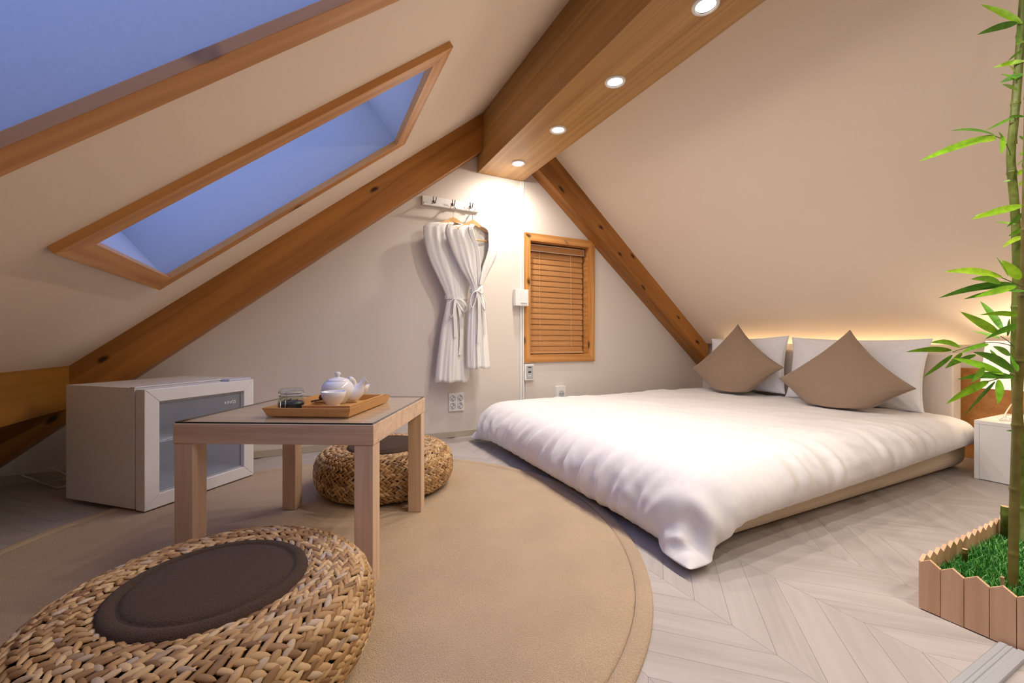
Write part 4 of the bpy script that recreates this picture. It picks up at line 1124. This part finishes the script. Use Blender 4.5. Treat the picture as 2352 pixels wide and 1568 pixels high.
def robe(rows, yc, vrow, belt_i, label, seed, bulge, twist):
    """rows: (py, px left, px right); a closed loft hanging in the plane y = yc"""
    ys_ = np.array([r[0] for r in rows], float); xl = np.array([r[1] for r in rows], float); xr = np.array([r[2] for r in rows], float)
    nr = 96; py = np.interp(np.linspace(0, 1, nr), np.linspace(0, 1, len(rows)), ys_)
    L = [at_y(a, b, yc) for a, b in zip(np.interp(py, ys_, xl), py)]; Rr = [at_y(a, b, yc) for a, b in zip(np.interp(py, ys_, xr), py)]
    k_ = np.ones(7)/7
    def sm(a): return np.convolve(np.pad(a, 3, mode='edge'), k_, mode='valid')
    lx = sm(np.array([p.x for p in L])); rx = sm(np.array([p.x for p in Rr])); zz = np.array([.5*(p.z+q.z) for p, q in zip(L, Rr)])
    bp = ys_[belt_i]; vtop, vbot, vl0, vr0, vx = vrow
    nF = 64; nB = 40; rnd = np.random.RandomState(seed); ph = rnd.uniform(0, 6.28, 8)
    bz = .78*np.interp(py, ys_, bulge)
    def front(i, u):
        x = lx[i] + (rx[i]-lx[i])*u
        wd = rx[i]-lx[i]
        tb = np.clip(abs(py[i]-bp)/150, 0, 1); cinch = 1 - .55*math.exp(-((py[i]-bp)/22)**2)
        pl = .0
        drift = twist*(py[i]-bp)/300
        for q in range(5):
            f = (2.6+1.7*q); pl += math.sin(2*math.pi*f*(u+drift*.25*((q % 3)-1)) + ph[q] + .9*math.sin(py[i]/70+ph[q+2]))*(.0042/(1+.55*q))
        pl *= (.35+.65*tb) if py[i] > ys_[2] else .5
        y = yc - bz[i]*max(0, math.sin(math.pi*min(max(u,0),1)))**.55 + pl*math.sin(math.pi*u)**.4
        return (x, y, zz[i])
    g = G(); idx = np.zeros((nr, nF+nB), int)
    for i in range(nr):
        hemw = .006*math.sin(9*i) if False else 0
        for k in range(nF+nB):
            if k <= nF: p = front(i, k/nF)
            else:
                u = 1-(k-nF)/nB; x = lx[i]+(rx[i]-lx[i])*u
                p = (x, yc + .016*math.sin(math.pi*u)**.6 + .003*math.sin(u*30+i*.05), zz[i])
            if i > nr-10: p = (p[0], p[1], p[2] + .006*math.sin(p[0]*60+seed)*((i-(nr-10))/10))
            idx[i, k] = len(g.v); g.v.append(p)
    def vopen(i, u):
        if not (vtop-6 <= py[i] <= vbot): return False
        s = (py[i]-vtop)/(vbot-vtop); a = vl0+(vx-vl0)*max(s,0)**.9; b = vr0+(vx-vr0)*max(s,0)**1.15
        return a < u < b
    for i in range(nr-1):
        for k in range(nF+nB):
            k2 = (k+1) % (nF+nB)
            if k < nF and vopen(i+.0 if False else i, (k+.5)/nF): continue
            g.f.append((int(idx[i,k]), int(idx[i,k2]), int(idx[i+1,k2]), int(idx[i+1,k])))
    o = obj('bathrobe', g, M_WAFFLE, smooth=True, recalc=True)
    sd_ = o.modifiers.new('thickness', 'SOLIDIFY'); sd_.thickness = .004; sd_.offset = -1
    tag(o, label, 'robe', 'white waffle bathrobes')
    kids = []
    ii = [i for i in range(nr) if vtop-4 <= py[i] <= vbot+2]
    for side in (0, 1):
        pts = []; ws = []
        for i in ii[::3] + [ii[-1]]:
            s = max((py[i]-vtop)/(vbot-vtop), 0)
            u = (vl0+(vx-vl0)*s**.9 - .02) if side == 0 else (vr0+(vx-vr0)*s**1.15 + .02)
            p = Vector(front(i, min(max(u, .03), .97))); p.y -= .008 + .004*side; pts.append(p); ws.append(.030*(1-.25*s))
        kids.append(obj('collar', ribbon(pts, Vector((1, .35 if side else -.35, 0)), ws, .007), M_WAFFLE, bevel=.002))
    bi = int(np.argmin(abs(py-bp)))
    ring_ = [Vector(front(bi, k/30)) + Vector((0, -.007, 0)) for k in range(31)] + [Vector((rx[bi]+.006, yc+.006, zz[bi])), Vector(((lx[bi]+rx[bi])/2, yc+.026, zz[bi])), Vector((lx[bi]-.006, yc+.006, zz[bi])), Vector(front(bi, 0)) + Vector((0,-.007,0))]
    kids.append(obj('belt', ribbon(ring_, Vector((0,0,1)), .026, .005), M_WAFFLE, bevel=.0015))
    for c in kids:
        c.parent = o
    return o, kids
def strap(o, pix, y, width, nm='belt_end', th=.004, wd=(1,0,0)):
    pts = spline([at_y(a, b, y+dy) for a, b, dy in pix], 6)
    c = obj(nm, ribbon(pts, Vector(wd), width, th), M_WAFFLE, bevel=.0012, smooth=False); c.parent = o
    return c
rows1 = [(513,1018,1066),(516,998,1088),(520,983,1099),(528,971,1105),(560,974,1104),(600,985,1096),(645,1008,1084),(682,1026,1071),(704,1024,1073),(760,1012,1075),(820,1004,1076),(876,998,1079)]
o, k_ = robe(rows1, YR1, (513, 600, .40, .64, .55), 7, 'left white waffle bathrobe hanging on the coat rack, partly behind the other', 4, [.012,.024,.036,.042,.048,.05,.046,.040,.048,.056,.060,.062], .6)
yb1 = YR1-.048
strap(o, [(1046,684,0),(1034,694,-.010),(1031,716,-.008),(1037,728,-.004),(1043,712,-.004),(1046,686,0)], yb1, .016, 'bow_loop', wd=(.3,1,0))
strap(o, [(1048,684,0),(1060,688,-.014),(1071,703,-.012),(1066,714,-.006),(1055,700,-.004),(1048,688,0)], yb1, .022, 'bow_loop', wd=(.2,.5,1))
strap(o, [(1047,686,-.004),(1044,710,-.012),(1045,740,-.008),(1046,775,-.006)], yb1, .020)
strap(o, [(1050,686,-.004),(1058,730,-.008),(1059,780,-.006),(1056,815,-.004)], yb1, .020)
rows2 = [(518,1066,1107),(521,1049,1122),(525,1033,1132),(533,1022,1139),(550,1026,1140),(566,1032,1143),(590,1041,1139),(620,1057,1124),(648,1076,1111),(668,1084,1107),(690,1077,1112),(740,1073,1117),(800,1071,1122),(846,1071,1126)]
o, k_ = robe(rows2, YR2, (518, 655, .44, .84, .62), 9, 'right white waffle bathrobe in front, open at the neck with a long tied belt', 8, [.012,.024,.034,.040,.046,.048,.048,.046,.042,.038,.046,.052,.056,.058], -.5)
yb2 = YR2-.048
strap(o, [(1096,668,0),(1086,674,-.010),(1081,692,-.010),(1085,706,-.006),(1092,692,-.004),(1096,672,0)], yb2, .022, 'bow_loop', wd=(.5,1,0))
strap(o, [(1098,668,0),(1108,676,-.012),(1116,696,-.010),(1114,712,-.006),(1106,696,-.004),(1099,672,0)], yb2, .022, 'bow_loop', wd=(.5,1,.2))
strap(o, [(1098,670,-.004),(1101,700,-.012),(1101,745,-.010),(1099,787,-.008)], yb2, .022)
strap(o, [(1100,670,-.004),(1110,705,-.008),(1113,740,-.006),(1114,768,-.004)], yb2, .014)
g_s = strap(o, [(1108,656,.004),(1100,664,-.002),(1094,672,-.004)], yb2, .014, 'belt_knot')

# ------------------------------------------------------------------ picket planter with turf and bamboo
PX0, PX1, PY0, PY1 = 1.376, 2.02, .125, .486
t = thing('picket_planter', 'low planter box fenced with small pointed wooden pickets at the lower right', 'planter', ((PX0+PX1)/2, (PY0+PY1)/2, 0))
def picket_mesh(wd, h):
    return G().prism([(-wd/2+.0006,0),(wd/2-.0006,0),(wd/2-.0006,h-.014),(0,h),(-wd/2+.0006,h-.014)], -.004, .004).mesh('picket', M_PICKET)
M_PICKETZ = wood('picket_wood_grain', lin('cfa27a'), lin('e6bf98'), 2.5, 60, .6, contrast=.9, axis='Y')
pw = .0395
def mk_picket():
    me = picket_mesh(pw, .127); me.materials[0] = M_PICKETZ; return me
PKM = mk_picket()
def fence(p, q, h0=0):
    p = Vector(p); q = Vector(q); d = (q-p); n = int(round(d.length/pw)); st = d.length/n
    for k in range(n):
        c = p + d.normalized()*st*(k+.5)
        M = Matrix.Translation((0,0,.0015+random.uniform(0,.002))) @ frame(c, d, (0,0,1)) @ Matrix.Diagonal((st/pw, 1, 1, 1))
        link('picket', PKM, t, M, True)
fence((PX0, PY1, 0), (PX0, PY0, 0)); fence((PX0+.005, PY1-.001, 0), (PX1, PY1-.001, 0)); fence((PX1, PY1-.006, 0), (PX1, PY0, 0)); fence((PX0+.005, PY0, 0), (PX1-.005, PY0, 0))
obj('planter_liner', G().box(PX0+.006, PX1-.006, PY0+.006, PY1-.007, .002, .080), M_TURFBASE, t, world=True)
V = []; F = []
for k in range(15000):
    x = random.uniform(PX0+.008, PX1-.008); y = random.uniform(PY0+.008, PY1-.009); a = random.uniform(0, 6.283)
    hh = random.uniform(.010, .022); wv_ = random.uniform(.0009, .0016); bx = random.uniform(-.011,.011); by = random.uniform(-.011,.011)
    o_ = len(V); cx, sx = math.cos(a)*wv_, math.sin(a)*wv_
    V += [(x-cx, y-sx, .080), (x+cx, y+sx, .080), (x+cx*.7+bx*.45, y+sx*.7+by*.45, .080+hh*.65), (x-cx*.7+bx*.45, y-sx*.7+by*.45, .080+hh*.65), (x+bx, y+by, .080+hh)]
    F += [(o_, o_+1, o_+2, o_+3), (o_+3, o_+2, o_+4)]
me = bpy.data.meshes.new('turf'); me.from_pydata(V, [], F); me.materials.append(M_TURF)
o = link('turf', me, t, None, True); o['kind'] = 'stuff'

def cane(pts, r, node=.13, taper=.15):
    pts = spline(pts, 10); out = []; rr = []; acc = 0; nxt = node*.6; prev = Vector(pts[0]); total = sum((Vector(b)-Vector(a)).length for a, b in zip(pts, pts[1:]))
    dense = []
    for a, b in zip(pts, pts[1:]):
        for k in range(6): dense.append(a + (b-a)*k/6)
    dense.append(pts[-1]); s = 0
    for i, p in enumerate(dense):
        if i: s += (p-dense[i-1]).length
        d_ = abs((s % node) - node*.5)
        k = 1 + (.16 if d_ < .0035 else .05 if d_ < .009 else 0)
        out.append(p); rr.append(r*k*(1-taper*s/total))
    return G().tube(out, rr, 14)
def leafgeo(b, tip, width, roll, droop):
    b = Vector(b); tip = Vector(tip); ax = tip-b; L = ax.length; axn = ax.normalized()
    view = Vector((FWD[0], FWD[1], 0)); wd = axn.cross(view).normalized(); nn = wd.cross(axn)
    wd = (wd*math.cos(roll) + nn*math.sin(roll)); nn = axn.cross(wd).normalized()
    g = G(); n = 10
    for i in range(n+1):
        s = i/n; wv_ = width*.5*(math.sin(math.pi*min(1, s*.98+.02)**.72)**.85)*(1 if s < .98 else .1)
        c = b + ax*s + Vector((0,0,1))*droop*math.sin(math.pi*s)*L
        for q in (-1, 0, 1): g.v.append(tuple(c + wd*q*wv_ + nn*(.16*abs(q)*wv_)))
    for i in range(n):
        for q in range(2): g.f.append((i*3+q, i*3+q+1, i*3+q+4, i*3+q+3))
    return g
def add_leaf(t, bx, by, tx, ty, wpx, d, dd=0.0, dr=.06):
    b = at(bx, by, d); tp = at(tx, ty, d+dd)
    g = leafgeo(b, tp, wpx*d/FPX*1.05, random.uniform(-.5,.5), random.uniform(.0, dr))
    obj('leaf', g, M_LEAF, t, smooth=True, world=True, recalc=False)
def twig(t, pts, r=.0011):
    obj('twig', G().tube(spline([at(*p) for p in pts], 6), r, 6), M_CANE, t, smooth=True, world=True)
DA, DB = 1.012, 1.235
baseA = Vector((1.500, .362, .081)); baseB = Vector((1.86, .430, .081))
ptsA = [baseA] + [at(x, y, d) for x, y, d in ((2330,1150,1.005),(2335,1000,1.0),(2338,900,1.0),(2345,780,.995),(2353,640,.99),(2358,500,.985),(2362,300,.98),(2368,60,.97),(2372,-160,.97))]
t = thing('bamboo_plant', 'bamboo cane in front, brown green below, standing in the turf', 'bamboo', baseA, 0, 'artificial bamboo plants')
obj('cane', cane(ptsA, .0088, .155), M_CANE_OLIVE, t, smooth=True, world=True)
for L_ in ((2301,636,2168,624,17),(2343,641,2301,597,20),(2316,635,2288,590,14),(2329,652,2154,685,16),(2333,657,2238,682,14),(2305,668,2213,687,10),(2298,650,2229,641,14),(2352,668,2303,666,8),
           (2329,853,2234,808,18),(2305,859,2187,822,18),(2329,866,2198,871,15),(2270,876,2171,928,18),(2285,876,2215,954,19),(2296,873,2291,929,20),(2336,853,2320,811,16),(2262,846,2229,878,16)):
    add_leaf(t, *L_, .985, random.uniform(-.05,.03))
twig(t, [(2354,660,.99),(2330,650,.985),(2300,637,.985)]); twig(t, [(2340,880,1.0),(2325,860,.99),(2290,870,.985),(2268,876,.985)]); twig(t, [(2340,870,1.0),(2332,856,.99),(2318,853,.985)])
ptsB = [baseB] + [at(x, y, d) for x, y, d in ((2346,1150,1.24),(2341,1000,1.24),(2333,860,1.24),(2333,760,1.235),(2335,680,1.235),(2336,600,1.235),(2331,480,1.235),(2324,400,1.235),(2322,350,1.235),(2328,290,1.23),(2336,200,1.23),(2344,90,1.225),(2352,-20,1.22),(2358,-140,1.22))]
t = thing('bamboo_plant', 'taller green bamboo cane behind, with leaves up to the ceiling', 'bamboo', baseB, 0, 'artificial bamboo plants')
obj('cane', cane(ptsB, .0105, .20), M_CANE, t, smooth=True, world=True)
for L_ in ((2348,54,2251,10,14),(2336,53,2243,80,14),(2346,57,2313,25,10),(2344,60,2332,103,14),(2352,95,2332,104,8),(2347,116,2315,140,7),(2352,140,2279,156,11),(2340,178,2316,150,14),(2350,170,2296,191,13),(2336,182,2298,170,6),(2337,207,2301,193,8),
           (2329,269,2264,300,6),(2352,268,2316,268,5),(2285,311,2108,372,16),(2283,309,2184,300,9),(2288,316,2253,327,12),(2304,312,2299,354,14),(2305,322,2293,303,8),(2336,378,2354,363,9),(2336,402,2354,388,9),(2321,414,2304,417,5),(2340,425,2354,415,8),(2341,315,2356,322,10),(2342,355,2356,348,9),
           (2350,471,2229,504,16),(2352,490,2312,522,14),(2298,487,2238,496,8),(2333,515,2285,511,5),(2352,525,2315,543,9),(2350,543,2301,569,10),
           (2294,766,2205,715,17),(2303,759,2251,691,15),(2348,725,2250,723,11),(2348,746,2262,779,14),(2296,776,2234,761,8),(2313,771,2319,731,13),
           (2185,804,2080,808,12),(2205,797,2136,787,12),(2187,815,2119,867,14),(2210,811,2170,846,14),(2270,790,2206,811,10),(2241,815,2171,846,12),(2320,815,2280,795,14),(2276,804,2290,832,19),(2333,990,2310,989,4)):
    add_leaf(t, *L_, 1.215, random.uniform(-.06,.06))
twig(t, [(2321,363,1.235),(2318,345,1.225),(2304,322,1.22),(2285,312,1.215)]); twig(t, [(2333,801,1.235),(2318,785,1.225),(2298,772,1.215)]); twig(t, [(2330,796,1.235),(2300,788,1.225),(2262,787,1.22),(2220,798,1.215),(2188,808,1.215)])
twig(t, [(2347,75,1.225),(2344,62,1.22),(2338,55,1.215)]); twig(t, [(2336,330,1.235),(2331,272,1.22),(2318,270,1.215)]); twig(t, [(2334,560,1.235),(2352,500,1.22),(2352,474,1.215)])
# cut stubs
def stub(label, b, h, r, m):
    t = thing('bamboo_stub', label, 'stub', b, 0)
    obj('stump', G().lathe([(.0001,0),(r,0),(r,h*.72),(r*1.12,h*.76),(r,h*.80),(r*.98,h)], 14), m, t, smooth=True)
    obj('cut_end', G().lathe([(r*.98,h),(r*.9,h+.0006),(.0001,h+.0004)], 14), mat('pale_cut_wood', lin('d9b887'), .7) if 'pale_cut_wood' not in bpy.data.materials else bpy.data.materials['pale_cut_wood'], t)
stub('thick cut bamboo stub standing at the back of the turf', Vector((1.855, .462, .081)), .098, .0098, M_CANE)
stub('short thin bamboo stub near the front left corner of the turf', Vector((1.548, .456, .081)), .042, .0055, M_CANE_OLIVE)
o = obj('wooden_peg', G().box(-.004,.004,-.003,.003,0,.030), M_PICKET, M=Matrix.Translation((1.475,.372,.081)), bevel=.0006); tag(o, 'small square peg beside the foot of the front bamboo cane', 'peg')

# ------------------------------------------------------------------ aluminium edge strip on the floor
ys0, ys1 = .306, .352
prof = [(ys1,0),(ys1,.003),(ys1-.004,.0075),(ys1-.014,.0085),(ys1-.0155,.0070),(ys1-.0185,.0070),(ys1-.0195,.0085),(ys1-.022,.0085),(ys1-.0235,.0066),(ys1-.0285,.0066),(ys1-.030,.0088),(ys0+.006,.0092),(ys0+.001,.0085),(ys0,.006),(ys0,0)]
o = obj('edge_strip', G().prism(prof, .25, 1.366, Matrix(((0,0,1,0),(1,0,0,0),(0,1,0,.0006),(0,0,0,1)))), M_ALU)
o.data.materials[0] = mat('satin_aluminium', (.42,.43,.45,1), .45, metal=.15)
tag(recenter(o), 'ribbed grey aluminium strip on the floor at the lower right', 'strip')
